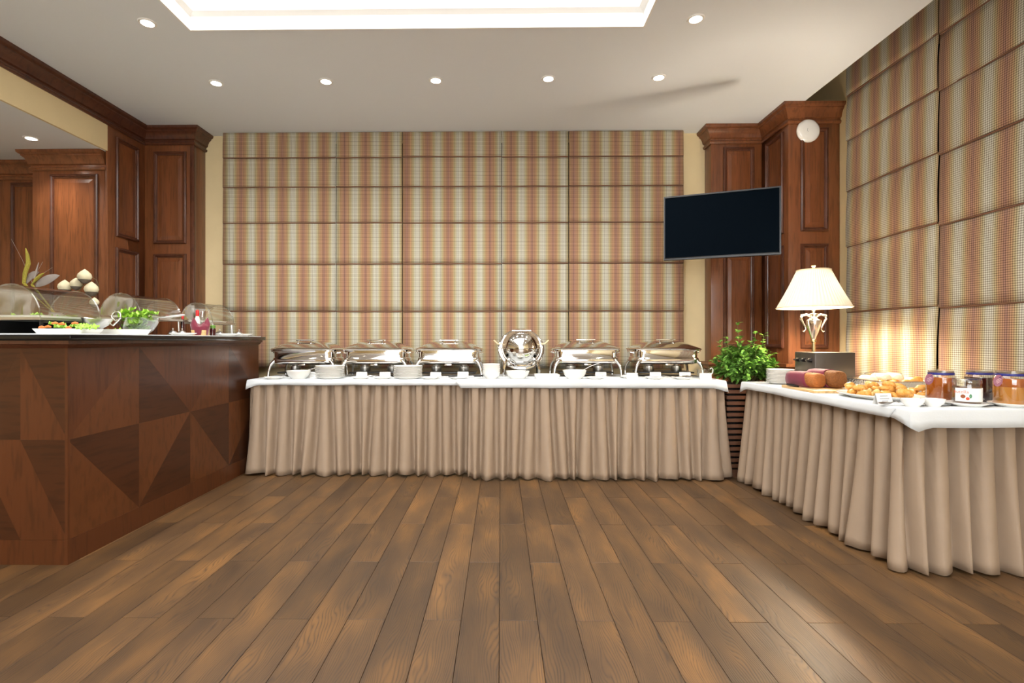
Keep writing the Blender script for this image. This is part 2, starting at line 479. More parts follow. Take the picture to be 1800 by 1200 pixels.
# wall behind the camera, its wide opening added to let fill light in
wr = MB(); wr.box(-5.3, -2.3, Y0-.1, Y0, -.06, H+.5); wr.box(2.3, XR, Y0-.1, Y0, -.06, H+.5); wr.box(-2.3, 2.3, Y0-.1, Y0, -.06, .6); wr.box(-2.3, 2.3, Y0-.1, Y0, 2.95, H+.5)
struct(wr.build('wall_rear', M['cream'], smooth=False))
struct(MB().box(XS, XR+.1, YB, YB+.1, -.06, H+.5).build('wall_back', M['cream'], smooth=False))
struct(MB().box(XR, XR+.1, Y0, YB, -.06, H+.5).build('wall_right', M['cream'], smooth=False))
struct(MB().box(-5.4, -5.3, Y0, YB, -.06, H+.3).build('wall_left', M['cream'], smooth=False))
struct(MB().box(-5.3, XS, YB-.02, YB+.08, -.06, H+.3).build('wall_alcove', M['cream'], smooth=False))
# soffit over the counter: low ceiling of the alcove and its front face
struct(MB().box(-5.3, XS-.02, Y0, YB-.02, ZS, H+.3).build('ceiling_alcove', M['ceil'], smooth=False))
struct(MB().box(XS-.02, XS, Y0, 4.344, ZS, H+.3).build('wall_soffit', M['cream'], smooth=False))

# ------------------------------------------------------------------ panelled joinery
def face_M(kind, o):
    """local (u, v, w): u along the face, v up, w out of it"""
    if kind == 'F': return Matrix(((1,0,0,0),(0,0,-1,o),(0,1,0,0),(0,0,0,1)))       # faces the room (-y) at y=o
    if kind == 'L': return Matrix(((0,0,-1,o),(-1,0,0,0),(0,1,0,0),(0,0,0,1)))      # faces -x at x=o ; u=-y
    if kind == 'R': return Matrix(((0,0,1,o),(1,0,0,0),(0,1,0,0),(0,0,0,1)))        # faces +x at x=o ; u=y
def ring_loft(rect, prof, M4, cap=True):
    u0, u1, v0, v1 = rect
    secs = [[M4 @ Vector((u0+i, v0+i, h)), M4 @ Vector((u1-i, v0+i, h)), M4 @ Vector((u1-i, v1-i, h)), M4 @ Vector((u0+i, v1-i, h))] for i, h in prof]
    return MB().loft(secs, cap0=False, cap1=cap)
MOULD = [(0, -.002), (0, .012), (.008, .02), (.018, .02), (.024, .012), (.032, .010), (.036, -.002)]
FIELD = [(.034, -.002), (.034, .003), (.045, .003), (.075, .009), (.08, .009)]
def panel(parent, kind, o, rect, u_flip=False):
    M4 = face_M(kind, o)
    ring_loft(rect, MOULD, M4, cap=False).build('panel_moulding', M['cherry_dark'], parent, smooth=False)
    ring_loft(rect, FIELD, M4).build('panel_field', M['cherry_field'], parent, smooth=False)
CROWN = lambda zt: [(-.02, zt-.16), (.010, zt-.16), (.018, zt-.15), (.018, zt-.138), (.008, zt-.13), (.008, zt-.116), (.022, zt-.108), (.026, zt-.085), (.038, zt-.06), (.056, zt-.044), (.056, zt-.034), (.066, zt-.03), (.076, zt-.02), (.078, zt), (-.02, zt)]

# left corner: pilaster on the soffit wall and pilaster on the back wall
lc = thing('wood_pilaster', 'dark cherry panelled corner pilaster behind the salad counter', 'panelling', (0,0,0))
YPL = 4.80
XPL = X(341, YPL)
b = MB(); b.box(XS-.02, XS, 4.345, YB-.001, 0, H-.001); b.box(XS, XPL, YPL, YB-.001, 0, H-.001)
b.build('body', M['cherry'], lc, bevel=.003)
z_ = lambda py, y: HC + (VPY-py)*y/FPX
for (pa, pb) in ((264, 427), (445, 610)):
    za, zb = z_(pb, YPL), z_(pa, YPL)
    panel(lc, 'F', YPL, (X(271, YPL), X(328, YPL), za, zb))
    panel(lc, 'R', XS, (4.43, 4.71, za, zb))
MB().box(XPL-.035, XPL+.004, YPL-.006, YPL+.03, 0, H-.15).build('corner_bead', M['cherry_dark'], lc, bevel=.004)
cr = MB().plan_sweep([(XS, Y0), (XS, YPL), (XPL, YPL), (XPL, YB)], CROWN(H-.001))
tag(struct(cr.build('trim_2', M['cherry_dark'], smooth=True, ang=25)))

# right corner column
rc = thing('wood_column', 'cherry panelled corner column beside the table lamp', 'panelling', (0,0,0))
YP, YC = 4.84, 4.40
XA = X(1250, YP); XB = X(1336, YP); XC1 = X(1386, YC); XD = X(1476, YC)
XB = XC1
b = MB(); b.box(XA, XB, YP, YB, 0, H-.001); b.box(XB, XD, YC, YB, 0, H-.001)
b.build('body', M['cherry'], rc, bevel=.003)
for (pa, pb) in ((228, 408), (430, 612)):
    za, zb = z_(pb, YC), z_(pa, YC)
    panel(rc, 'F', YC, (X(1407, YC), X(1455, YC), za, zb))
    panel(rc, 'F', YP, (X(1271, YP), X(1325, YP), za, zb))
    panel(rc, 'L', XB, (-4.76, -4.47, za, zb))
cr = MB().plan_sweep([(XA, YB), (XA, YP), (XB, YP), (XB, YC), (XD, YC), (XD, YB)], CROWN(H-.001))
cr.build('crown', M['cherry'], rc, smooth=True, ang=25)
lg = MB().plan_sweep([(XA, YB), (XA, YP), (XB, YP), (XB, YC), (XD, YC)], [(-.02, .80), (.02, .80), (.03, .83), (.045, .84), (.045, .865), (-.02, .865)])
lg.build('ledge', M['cherry'], rc, smooth=False)

# alcove cabinets
YK, YK2 = 4.37, 4.62
k = thing('wall_cabinet', 'tall cherry cabinet with one long raised panel in the alcove', 'cabinet', (0,0,0))
XK0 = X(57, YK)
MB().box(XK0, XS-.021, YK, YB-.021, 0, ZS-.001).build('body', M['cherry'], k, bevel=.003)
panel(k, 'F', YK, (X(89, YK), X(173, YK), .95, z_(303, YK)))
cr = MB().plan_sweep([(XK0, YK2-.078), (XK0, YK), (XS-.03, YK)], CROWN(ZS-.001)); cr.build('crown', M['cherry'], k, smooth=True, ang=25)
k3 = thing('side_cabinet', 'recessed cherry cabinet left of the tall alcove cabinet', 'cabinet', (0,0,0))
MB().box(-5.29, XK0-.001, YK2, YB-.021, 0, ZS-.001).build('body', M['cherry'], k3, bevel=.003)
panel(k3, 'F', YK2, (X(20, YK2), XK0-.05, .95, z_(318, YK2)))
panel(k3, 'F', YK2, (X(20, YK2)-.55, X(20, YK2)-.12, .95, z_(318, YK2)))
MB().plan_sweep([(-5.29, YK2), (XK0-.002, YK2)], CROWN(ZS-.001)).build('crown', M['cherry'], k3, smooth=True, ang=25)

# ------------------------------------------------------------------ downlights
def downlight(x, y, z, label, group=None, i=[0]):
    t = thing('downlight', label, 'ceiling light', (x, y, z), 0, group)
    MB().lathe([(.037, -.001), (.052, -.001), (.054, .0), (.050, -.006), (.038, -.006), (.036, .0)], 24).build('trim_ring', M['white'], t)
    MB().lathe([(.0005, -.003), (.037, -.003), (.037, -.001)], 20).build('lens', M['bulb'], t)
    ld = bpy.data.lights.new('downlight_lamp', 'SPOT'); ld.energy = SPOT_W; ld.color = (1, .96, .9)
    ld.spot_size = math.radians(125); ld.spot_blend = .9; ld.shadow_soft_size = .05
    lo = bpy.data.objects.new('downlight_lamp', ld); COL.objects.link(lo); lo.parent = t; lo.location = (0, 0, -.02)
    return t
G = 'downlights in the main ceiling'
yr = 3.94
ordn = ['closest to', 'second from', 'third from', 'fourth from', 'farthest from']
for i_, (px, py) in enumerate(((380,146),(573,143),(766,141),(964,138),(1158,136))):
    q = az(px, py, H); downlight(q.x, q.y, H, 'small round downlight in the row along the back blinds, %s the dark corner pilaster' % ordn[i_], G)
for px, py, lb_ in ((259,40,'counter'),(1223,33,'television')):
    q = az(px, py, H); downlight(q.x, q.y, H, 'small round downlight beside the ceiling tray corner on the %s side' % lb_, G)
for y in (1.6, .2):  # unseen downlights, added to brighten the room
    for x in (-2.6, 1.7):
        downlight(x, y, H, 'added unseen downlight along the side of the ceiling tray, for more room light', 'added downlights along the tray')
q = az(55, 243, ZS); downlight(q.x, q.y, ZS, 'small round downlight in the low alcove ceiling over the counter')
downlight(q.x-.1, 2.7, ZS, 'small round downlight in the low alcove ceiling, farther from the cabinets')

# ------------------------------------------------------------------ roman blinds
def blind_back(x0, x1, folds, label):
    """folds: list of z from the top down; the last is the hem"""
    Y = 4.905
    t = thing('roman_blind', label, 'blind', (0, 0, 0), 0, 'roman blinds')
    n = 14
    for i in range(len(folds)-1):
        zt, zb = folds[i], folds[i+1]
        m = MB(); vs_ = []; rows = 7
        seed = random.random()*9
        for r in range(rows+1):
            v = r/rows
            z = zt + (zb-zt)*v
            for j in range(n+1):
                u = j/n
                x = x0 + (x1-x0)*u
                yy = Y - .004*math.sin(PI*v)*(0.5 + .3*math.sin(7*u+seed)) - .007*v
                yy -= .0012*math.sin(11*u + seed*2 + 2*v)
                zz = z + (.004*math.sin(5*u+seed) if r == rows else 0)
                vs_.append((x, yy, zz))
        fs_ = [(r*(n+1)+j, r*(n+1)+j+1, (r+1)*(n+1)+j+1, (r+1)*(n+1)+j) for r in range(rows) for j in range(n)]
        m.add(vs_, fs_)
        o = m.build('cloth_panel', M['blind_x'], t, ang=60)
        sm = o.modifiers.new('solid', 'SOLIDIFY'); sm.thickness = .003; sm.offset = 1
        if i < len(folds)-2:
            MB().tube([(x0+.002, Y-.004, zb-.002), (x1-.002, Y-.004, zb-.002)], .005, 6).build('batten', M['batten'], t)
    MB().box(x0+.005, x1-.005, Y+.004, YB, folds[0]-.045, folds[0]).build('headrail', M['white'], t)
    return t
yb_ = 4.89
fz = [z_(p_, yb_) for p_ in (274, 326, 390, 462, 546)]
folds_b = [H-.004] + fz + [.80]
edges = [390, 590, 707, 882, 1000, 1203]
names = ['wide striped roman blind nearest the dark corner pilaster', 'narrow striped roman blind behind the gap between two chafing dishes',
         'striped roman blind in the middle of the back wall', 'narrow striped roman blind behind the round chafing dish', 'wide striped roman blind beside the television']
for i in range(5):
    a, b_ = X(edges[i], yb_), X(edges[i+1], yb_)
    blind_back(a+.003, b_-.003, [f + random.uniform(-.004, .004) if 0 < j_ < 6 else f for j_, f in enumerate(folds_b)], names[i])
# dark glazing behind the blinds
struct(MB().box(X(395, yb_), X(1198, yb_), YB-.02, YB-.002, .9, 2.98).build('window_1', M['dark_gap'], smooth=False))

def blind_side(ya, yb, folds, label):
    XX = 2.83
    t = thing('roman_blind', label, 'blind', (0, 0, 0), 0, 'roman blinds')
    n = 14
    for i in range(len(folds)-1):
        zt, zb = folds[i], folds[i+1]
        m = MB(); vs_ = []; rows = 7; seed = random.random()*9
        for r in range(rows+1):
            v = r/rows; z = zt + (zb-zt)*v
            for j in range(n+1):
                u = j/n
                # sides pull in towards the hem
                sh = .018*max(0, (1.4-z))
                y = (ya+sh) + ((yb-sh*.2)-(ya+sh))*u
                xx = XX - .008*math.sin(PI*v)*(.5+.3*math.sin(7*u+seed)) - .010*v - .002*math.sin(11*u+seed*2+2*v)
                vs_.append((xx, y, z + (.005*math.sin(5*u+seed) if r == rows else 0)))
        fs_ = [(r*(n+1)+j, r*(n+1)+j+1, (r+1)*(n+1)+j+1, (r+1)*(n+1)+j) for r in range(rows) for j in range(n)]
        o = m.add(vs_, fs_).build('cloth_panel', M['blind_y'], t, ang=60)
        sm = o.modifiers.new('solid', 'SOLIDIFY'); sm.thickness = .003
        if i < len(folds)-2:
            MB().tube([(XX-.006, ya+.004, zb-.002), (XX-.006, yb-.004, zb-.002)], .006, 6).build('batten', M['batten'], t)
    MB().box(XX+.004, XR, ya+.005, yb-.005, folds[0]-.05, folds[0]).build('headrail', M['white'], t)
    return t
yf = ax(1490, 400, 2.83).y; yg = ax(1652, 400, 2.83).y
fr = [ax(1490, p_, 2.82).z for p_ in (168, 246, 335, 433, 548)]
folds_r = [H+.36] + fr + [.74]
blind_side(yg+.004, yf, folds_r, 'striped roman blind lit by the table lamp on the side wall')
blind_side(yg-.95, yg-.008, [f-.02 for f in folds_r], 'striped roman blind on the side wall behind the honey jars')
blind_side(yg-1.95, yg-.965, folds_r, 'striped roman blind on the side wall, past the end of the pastry table')
struct(MB().box(XR-.03, XR-.002, yg-1.9, yf-.06, .9, 3.0).build('window_2', M['dark_gap'], smooth=False))

# cord of the blind beside the TV
cx_ = X(1207, 4.86)
cd_ = thing('blind_cord', 'ivory pull cord with a wooden tassel hanging beside the back blinds', 'cord', (cx_, 4.94, 1.4))
MB().tube([(0, 0, H-1.4), (.002, -.002, 1.0), (0, 0, .08)], .0025, 6).build('string', M['cord'], cd_)
MB().tube([(-.006, 0, H-1.4), (-.012, 0, .8), (-.003, 0, .08)], .002, 6).build('string', M['cord'], cd_)
MB().lathe([(.0005, .09), (.008, .088), (.012, .06), (.019, .02), (.018, .004), (.0005, 0)], 14).build('tassel', M['cord'], cd_)

# ================================================================== FURNITURE
TZ = .75
def buffet_table(label, x0, x1, y0, y1):
    t = thing('buffet_table', label, 'table', ((x0+x1)/2, (y0+y1)/2, 0), 0, 'buffet tables')
    hx, hy = (x1-x0)/2, (y1-y0)/2
    MB().box(-hx, hx, -hy, hy, TZ-.03, TZ-.002).build('tabletop', M['board'], t, bevel=.003)
    for sx in (-1, 1):
        for sy in (-1, 1):
            MB().tube([(sx*(hx-.12), sy*(hy-.12), 0), (sx*(hx-.12), sy*(hy-.12), TZ-.03)], .016, 8).build('leg', M['steel'], t)
    return t
def offs_path(path, closed, step):
    """sample a plan path with rounded corners; returns points and outward normals (right of walking direction)"""
    P = [Vector((p[0], p[1])) for p in path]; out = []
    segs = list(zip(P, P[1:] + ([P[0]] if closed else [])))
    if not closed: segs = segs[:len(P)-1]
    for a, b_ in segs:
        d = b_ - a; L = d.length; d.normalize(); n = Vector((d.y, -d.x)); k = max(1, int(L/step))
        for i in range(k): out.append([a + d*(L*i/k), n.copy()])
    if not closed: out.append([P[-1].copy(), n.copy()])
    K = 4; sm = []
    for i in range(len(out)):
        acc = Vector((0, 0))
        for j in range(-K, K+1):
            q_ = (i+j) % len(out) if closed else min(max(i+j, 0), len(out)-1)
            acc += out[q_][1]
        sm.append((out[i][0], acc.normalized()))
    return sm
def skirt(label, path, z0=.012, z1=TZ-.004, period=.107, flare=.05, amp=.046, seed=1, lean=.4, rows=16):
    rg = random.Random(seed)
    pts = offs_path(path, False, period/15)
    S = [0]
    for i in range(1, len(pts)): S.append(S[-1] + (pts[i][0]-pts[i-1][0]).length)
    npl = int(S[-1]/period) + 3
    A = [rg.uniform(.35, 1.25) for _ in range(npl)]; Bz = [rg.uniform(-1, 1) for _ in range(npl)]; Cw = [rg.uniform(-.05, .05) for _ in range(npl)]
    def interp(T, s):
        i = int(s); f = s - i; f = f*f*(3-2*f); return T[i % npl]*(1-f) + T[(i+1) % npl]*f
    vs_ = []
    for r in range(rows+1):
        t = (r/rows)**1.15
        for i, (p_, n_) in enumerate(pts):
            s = S[i]/period
            ph = s + lean*t*interp(Bz, s) + interp(Cw, s)
            f = ph - math.floor(ph)
            # crisp box pleat near the top: flat front, narrow deep gap
            e = .035
            def stp(x, a): x = min(1, max(0, (x-a+e)/(2*e))); return x*x*(3-2*x)
            top = stp(f, .20)*(1-stp(f, .80))
            bot = .5 - .5*math.cos(2*PI*f); bot = bot**.8
            a_ = interp(A, s)
            wv = top*(1-t) + bot*t*(.75+.6*a_)
            am = .07*(1-t) + amp*1.3*t
            o = flare*t + am*(wv - (.86*(1-t) + .55*t)) - .004*t
            hem = .006*math.sin(s*1.7+seed) + .004*math.sin(s*4.1)
            z = z1 + (z0 + (hem if r else 0) - z1)*(r/rows)
            vs_.append((p_.x + n_.x*o, p_.y + n_.y*o, max(.004, z)))
    n = len(pts)
    fs_ = [(r*n+i, r*n+i+1, (r+1)*n+i+1, (r+1)*n+i) for r in range(rows) for i in range(n-1)]
    o = MB().add(vs_, fs_).build('table_skirt', M['skirt'], ang=80)
    sm = o.modifiers.new('solid', 'SOLIDIFY'); sm.thickness = .002; sm.offset = -1
    return tag(o, label, 'table skirt', 'pleated table skirts')
def tablecloth(label, x0, x1, y0, y1, drops, seed=1, over=.015, lift=0.0):
    """drops = (front, right, back, left)"""
    rg = random.Random(seed)
    path = [(x0, y0), (x1, y0), (x1, y1), (x0, y1)]              # walking +x along the front: right of it is -y (outwards)
    pts = offs_path(path, True, .03)
    n = len(pts); vs_ = []; zt = TZ + .002 + lift
    def drop(p_):
        d = []
        for dist, dr in ((abs(p_.y-y0), drops[0]), (abs(p_.x-x1), drops[1]), (abs(p_.y-y1), drops[2]), (abs(p_.x-x0), drops[3])): d.append((dist, dr))
        d.sort(); m_ = d[0][1]
        corner = max(0, 1 - d[1][0]/.09) if min(d[0][1], d[1][1]) > .03 else 0
        return m_ + .035*corner**1.5, corner
    rows = [(0, 0), (.35, .0), (.7, .006), (.9, .02), (1, .12), (1, .55), (1, 1)]
    ph = rg.uniform(0, 6)
    for k_, (_a, fr_) in enumerate(rows):
        for i, (p_, n_) in enumerate(pts):
            dr, cn = drop(p_)
            o = over*(_a) if k_ < 4 else over + (.004 + .010*cn)*fr_ + .0025*math.sin(i*.42+ph)*fr_
            if k_ == 0: o = -.03
            vs_.append((p_.x + n_.x*o, p_.y + n_.y*o, zt - dr*fr_ + (.0015*math.sin(i*.3+ph) if k_ == len(rows)-1 else 0)))
    fs_ = [(k_*n+i, k_*n+(i+1) % n, (k_+1)*n+(i+1) % n, (k_+1)*n+i) for k_ in range(len(rows)-1) for i in range(n)]
    m = MB().add(vs_, fs_)
    m.add([(x0+.0, y0+.0, zt), (x1, y0, zt), (x1, y1, zt), (x0, y1, zt)], [(0, 1, 2, 3)])
    o = m.build('tablecloth', M['linen'], ang=50)
    sm = o.modifiers.new('solid', 'SOLIDIFY'); sm.thickness = .0025; sm.offset = 1
    return tag(o, label, 'tablecloth', 'white tablecloths')
CZ = TZ + .0042       # what stands on the cloths (just pressed into them)

# back wall buffet: two tables end to end
AX0, AX1, BX1 = -1.992, -.27, 1.702
YA, YBt, YE = 4.045, 3.955, 4.68
buffet_table('folding buffet table under the white cloth next to the wooden counter', AX0, AX1-.005, YA+.02, YE)
buffet_table('folding buffet table under the white cloth next to the shrub', AX1+.005, BX1, YBt+.02, YE)
skirt('taupe pleated skirt on the back table next to the wooden counter', [(AX0, YE), (AX0, YA), (AX1+.03, YA)], seed=3, flare=.035)
skirt('taupe pleated skirt on the back table next to the shrub planter', [(AX1+.02, YBt), (BX1, YBt), (BX1, YE)], seed=8, flare=.05)
tablecloth('white cloth on the back table next to the wooden counter', AX0-.005, AX1+.02, YA-.006, YE+.005, (.04, .0, .04, .04), 2)
tablecloth('white cloth on the back table next to the shrub planter', AX1-.06, BX1+.01, YBt-.006, YE+.005, (.055, .05, .04, .01), 5, lift=.0035)

# side wall table with pastries
CX0, CX1, CY0, CY1 = 1.835, 2.74, 2.355, 3.88
buffet_table('folding buffet table with pastries and honey along the side wall', CX0, CX1, CY0, CY1)
skirt('taupe pleated skirt around the pastry table', [(CX1, CY1), (CX0+.03, CY1), (CX0+.03, CY0+.04), (CX1, CY0+.04)], seed=15, flare=.028, period=.103, amp=.05)
tablecloth('white cloth under the bread and pastries on the side table', CX0, CX1+.01, 2.405, CY1+.01, (.002, .04, .04, .045), 9)
tablecloth('thick white cloth folded over the end of the pastry table', CX0+.004, CX1+.03, CY0-.03, 2.46, (.078, .04, .002, .045), 12, over=.012, lift=.0045)
CZ2 = CZ              # what stands on the near folded cloth is lifted by its thickness at the end

# ------------------------------------------------------------------ wooden counter
QX1, QY0, QY1, QX0 = -2.058, 2.405, 4.33, -3.9
ct = thing('serving_counter', 'dark cherry serving counter with diamond veneer panels and black top', 'counter', (0, 0, 0))
MB().box(QX0, QX1-.0128, QY0+.0128, QY1, 0, 1.05).build('body', M['ven2'], ct, smooth=False)
MB().box(QX0, QX1+.055, QY0-.05, QY1+.012, 1.066, 1.094).build('countertop', M['granite'], ct, bevel=.004)
MB().plan_sweep([(QX0, QY0), (QX1, QY0), (QX1, QY1)], [(-.03, 1.03), (.004, 1.03), (.02, 1.045), (.03, 1.05), (.03, 1.066), (-.03, 1.066)]).build('top_moulding', M['cherry_dark'], ct, smooth=False)
MB().plan_sweep([(QX0, QY0), (QX1, QY0), (QX1, QY1)], [(-.013, 0), (.001, 0), (.001, .118), (-.013, .118)]).build('plinth', M['ven1'], ct, smooth=False)
def veneer_tri(face, a, b_, c_, mat):
    """three (u, z) corners on the side (x = QX1) or the front (y = QY0)"""
    def P(u, z, w_):
        return (QX1 + w_, u, z) if face == 'S' else (u, QY0 - w_, z)
    cx = (a[0]+b_[0]+c_[0])/3; cz = (a[1]+b_[1]+c_[1])/3
    def sh(p_, d):
        v = Vector((cx-p_[0], cz-p_[1])); v = v.normalized()*d; return (p_[0]+v.x, p_[1]+v.y)
    s0 = [P(*p_, -.013) for p_ in (a, b_, c_)]; s1 = [P(*p_, -.0004) for p_ in (a, b_, c_)]; s2 = [P(*sh(p_, .0006), 0) for p_ in (a, b_, c_)]
    MB().loft([s0, s1, s2]).build('veneer_panel', mat, ct, smooth=False)
zl, zm, zu = .118, .594, 1.03
cw = .481
u = QY0; ci = 0
while u < QY1 - .01:
    u1 = min(u + cw, QY1); 
    lo, hi = u, u + cw
    def cl(p_): return p_
    if u1 < u + cw - .001:
        veneer_tri('S', (u, zm), (u1, zm), (u1, zu), M['ven2']); veneer_tri('S', (u, zm), (u1, zu), (u, zu), M['ven1'])
        veneer_tri('S', (u, zl), (u1, zl), (u1, zm), M['ven1']); veneer_tri('S', (u, zl), (u1, zm), (u, zm), M['ven2'])
    elif ci % 2 == 0:
        veneer_tri('S', (u, zm), (u1, zm), (u1, zu), M['ven3']); veneer_tri('S', (u, zm), (u1, zu), (u, zu), M['ven1'])
        veneer_tri('S', (u, zm), (u, zl), (u1, zl), M['ven3']); veneer_tri('S', (u, zm), (u1, zl), (u1, zm), M['ven2'])
    else:
        veneer_tri('S', (u, zu), (u1, zu), (u1, zm), M['ven1']); veneer_tri('S', (u, zu), (u1, zm), (u, zm), M['ven2'])
        veneer_tri('S', (u, zl), (u, zm), (u1, zm), M['ven3']); veneer_tri('S', (u, zl), (u1, zm), (u1, zl), M['ven2'])
    u = u1; ci += 1
u = QX1; ci = 0
while u > QX0 + .3:
    u1 = u - .228
    if ci % 2 == 0:
        veneer_tri('F', (u, zm), (u1, zm), (u1, zu), M['ven1']); veneer_tri('F', (u, zm), (u1, zu), (u, zu), M['ven2'])
        veneer_tri('F', (u, zm), (u1, zm), (u, zl), M['ven2']); veneer_tri('F', (u1, zm), (u1, zl), (u, zl), M['ven1'])
    else:
        veneer_tri('F', (u, zu), (u1, zu), (u1, zm), M['ven2']); veneer_tri('F', (u, zu), (u1, zm), (u, zm), M['ven2'])
        veneer_tri('F', (u, zl), (u, zm), (u1, zm), M['ven1']); veneer_tri('F', (u, zl), (u1, zm), (u1, zl), M['ven2'])
    u = u1; ci += 1
MB().box(QX1-.013, QX1+.0004, QY0-.0004, QY0+.013, .118, 1.03).build('corner_bead', M['ven1'], ct, smooth=False)
KZ = 1.094
rn = MB(); vs_ = []
# cloth runner along the counter edges
o = MB().box(QX0+.05, QX1+.047, QY0-.042, QY0+.34, KZ, KZ+.006).build('counter_runner', M['linen'], bevel=.002)
tag(o, 'white cloth runner along the front edge of the wooden counter', 'cloth runner')
o = MB().box(QX1-.36, QX1+.047, QY0+.345, QY1-.06, KZ, KZ+.005).build('counter_runner', M['linen'], bevel=.002)
tag(o, 'white cloth runner along the side edge of the wooden counter', 'cloth runner')
KC = KZ + .006

# ------------------------------------------------------------------ TV
R_ = az; 
pR = Vector((X(1373, 3.83), 3.83)); pL = Vector((X(1166.5, 4.12), 4.12))
ctr = (pR+pL)/2; wd = (pR-pL).length; ang = math.atan2(pR.y-pL.y, pR.x-pL.x)
tv = thing('television', 'flat black television on a wall arm in front of the corner panelling', 'television', (ctr.x, ctr.y, 1.958), ang)
hw, hh = wd/2, .253
MB().box(-hw, hw, 0, .045, -hh, hh).build('casing', M['black'], tv, bevel=.004)
MB().box(-hw+.012, hw-.012, -.0015, .004, -hh+.018, hh-.012).build('screen', M['screen'], tv, smooth=False)
bz = ring_loft((-hw, hw, -hh, hh), [(0, 0), (0, .005), (.011, .005), (.012, 0)], face_M('F', 0), cap=False)
bz.build('bezel', M['black'], tv, smooth=False)
MB().box(hw-.001, hw+.002, .012, .03, -.03, .03).build('port_panel', M['steel'], tv)
MB().box(-.18, .18, .045, .06, -.15, .15).build('mount_plate', M['black'], tv)
Mi = Matrix.Rotation(-ang, 3, 'Z')
q1 = Mi @ (Vector((XB+.0, 4.62, 1.95)) - Vector((ctr.x, ctr.y, 1.958)))
q1 = Mi @ (Vector((XB-.005, 4.60, 1.95)) - Vector((ctr.x, ctr.y, 1.958)))
MB().tube([(0, .055, 0), (q1.x*.45-.06, q1.y*.6, 0), q1], .016, 8).build('wall_arm', M['black'], tv)

# wireless ceiling disc on the column
q = ay(1419, 231, YC)
ap = thing('wireless_access_point', 'round white disc mounted high on the corner column', 'access point', (q.x, YC, q.z))
Rx = Matrix.Rotation(PI/2, 4, 'X')
MB().lathe([(.0005, .036), (.05, .035), (.08, .031), (.094, .022), (.098, .012), (.096, .004), (.085, 0), (.0005, 0)], 40).xf(Rx).build('housing', M['china'], ap, ang=60)
MB().tube([(.02*math.cos(a), -.0365, .02*math.sin(a)) for a in [PI*.75+.14*i for i in range(14)]], .0012, 6).build('logo_ring', M['ink'], ap)

# ------------------------------------------------------------------ planter and shrub
PX0, PX1, PY0, PY1 = 1.765, 2.215, 4.02, 4.36
pt = thing('planter_box', 'slatted dark wood planter box between the two buffets', 'planter', ((PX0+PX1)/2, (PY0+PY1)/2, 0))
hx, hy = (PX1-PX0)/2, (PY1-PY0)/2
MB().box(-hx+.018, hx-.018, -hy+.018, hy-.018, 0, .70).build('liner', M['dark_gap'], pt, smooth=False)
sl = MB().plan_sweep([(-hx, -hy), (hx, -hy), (hx, hy), (-hx, hy)], [(-.016, -.013), (0, -.013), (0, .013), (-.016, .013)], closed=True).mesh('slat', M['slat'], smooth=False)
for i in range(15): link('slat', sl, pt, (0, 0, .085 + i*.0445))
MB().plan_sweep([(-hx, -hy), (hx, -hy), (hx, hy), (-hx, hy)], [(-.02, 0), (.008, 0), (.008, .055), (-.02, .055)], closed=True).build('plinth', M['slat'], pt, smooth=False)
MB().box(-hx+.018, hx-.018, -hy+.018, hy-.018, .70, .715).build('soil', M['joint'], pt, smooth=False)
sb = thing('shrub', 'dense leafy green shrub growing in the slatted planter', 'plant', ((PX0+PX1)/2-.025, (PY0+PY1)/2-.02, .715))
rg = random.Random(5)
st = MB(); lf = MB()
def leaf(m, p_, d, L, wd_, up):
    d = d.normalized(); s_ = d.cross(up)
    if s_.length < 1e-3: s_ = Vector((1, 0, 0))
    s_.normalize(); nrm = s_.cross(d)
    vs_ = [p_, p_ + d*L*.3 + s_*wd_*.5 + nrm*wd_*.12, p_ + d*L*.35, p_ + d*L*.3 - s_*wd_*.5 + nrm*wd_*.12,
           p_ + d*L*.7 + s_*wd_*.42 + nrm*wd_*.05, p_ + d*L*.72 - nrm*wd_*.05, p_ + d*L*.7 - s_*wd_*.42 + nrm*wd_*.05, p_ + d*L - nrm*wd_*.25]
    m.add(vs_, [(0, 1, 2), (0, 2, 3), (1, 4, 5, 2), (2, 5, 6, 3), (4, 7, 5), (5, 7, 6)])
tips = []
tall = [(-.07, -.05, .475), (.085, -.02, .40), (.15, -.03, .385), (-.20, -.02, .33), (.0, .05, .36), (.2, .02, .25), (-.13, .0, .36), (.03, -.06, .33)]
for i in range(130):
    if i < len(tall): tx, ty, tz = tall[i]
    else:
        a = rg.uniform(0, 2*PI); rr = math.sqrt(rg.random()); e_ = rg.random()
        tx = .245*rr*math.cos(a); ty = .20*rr*math.sin(a); tz = .03 + (.29*math.sqrt(max(0, 1-.75*rr*rr)))*(.35+.65*e_)
    p0 = Vector((tx*.35, ty*.35, 0)); p3 = Vector((tx, ty, tz))
    pts_ = bez(p0, p0+Vector((tx*.2, ty*.2, tz*.5)), p3-Vector((tx*.1, ty*.1, tz*.35)), p3, 8)
    st.tube(pts_, [.004-.0003*j for j in range(9)], 5)
    for j in range(3, 9):
        p_ = Vector(pts_[j]); ax_ = (Vector(pts_[min(j+1, 8)])-Vector(pts_[j-1])).normalized()
        for k_ in range(4 if i < 8 else 5):
            a = rg.uniform(0, 2*PI); s_ = ax_.orthogonal().normalized(); s_.rotate(Matrix.Rotation(a, 3, ax_))
            leaf(lf, p_ + ax_*rg.uniform(-.01, .015), s_*1.0 + ax_*rg.uniform(.2, .9), rg.uniform(.04, .058)*(.8 if i < 8 else 1), rg.uniform(.021, .030), Vector((rg.uniform(-.3, .3), rg.uniform(-.3, .3), 1)))
st.build('stems', M['stem'], sb, ang=60)
o = lf.build('foliage', M['leaf'], sb, ang=180); o['kind'] = 'stuff'

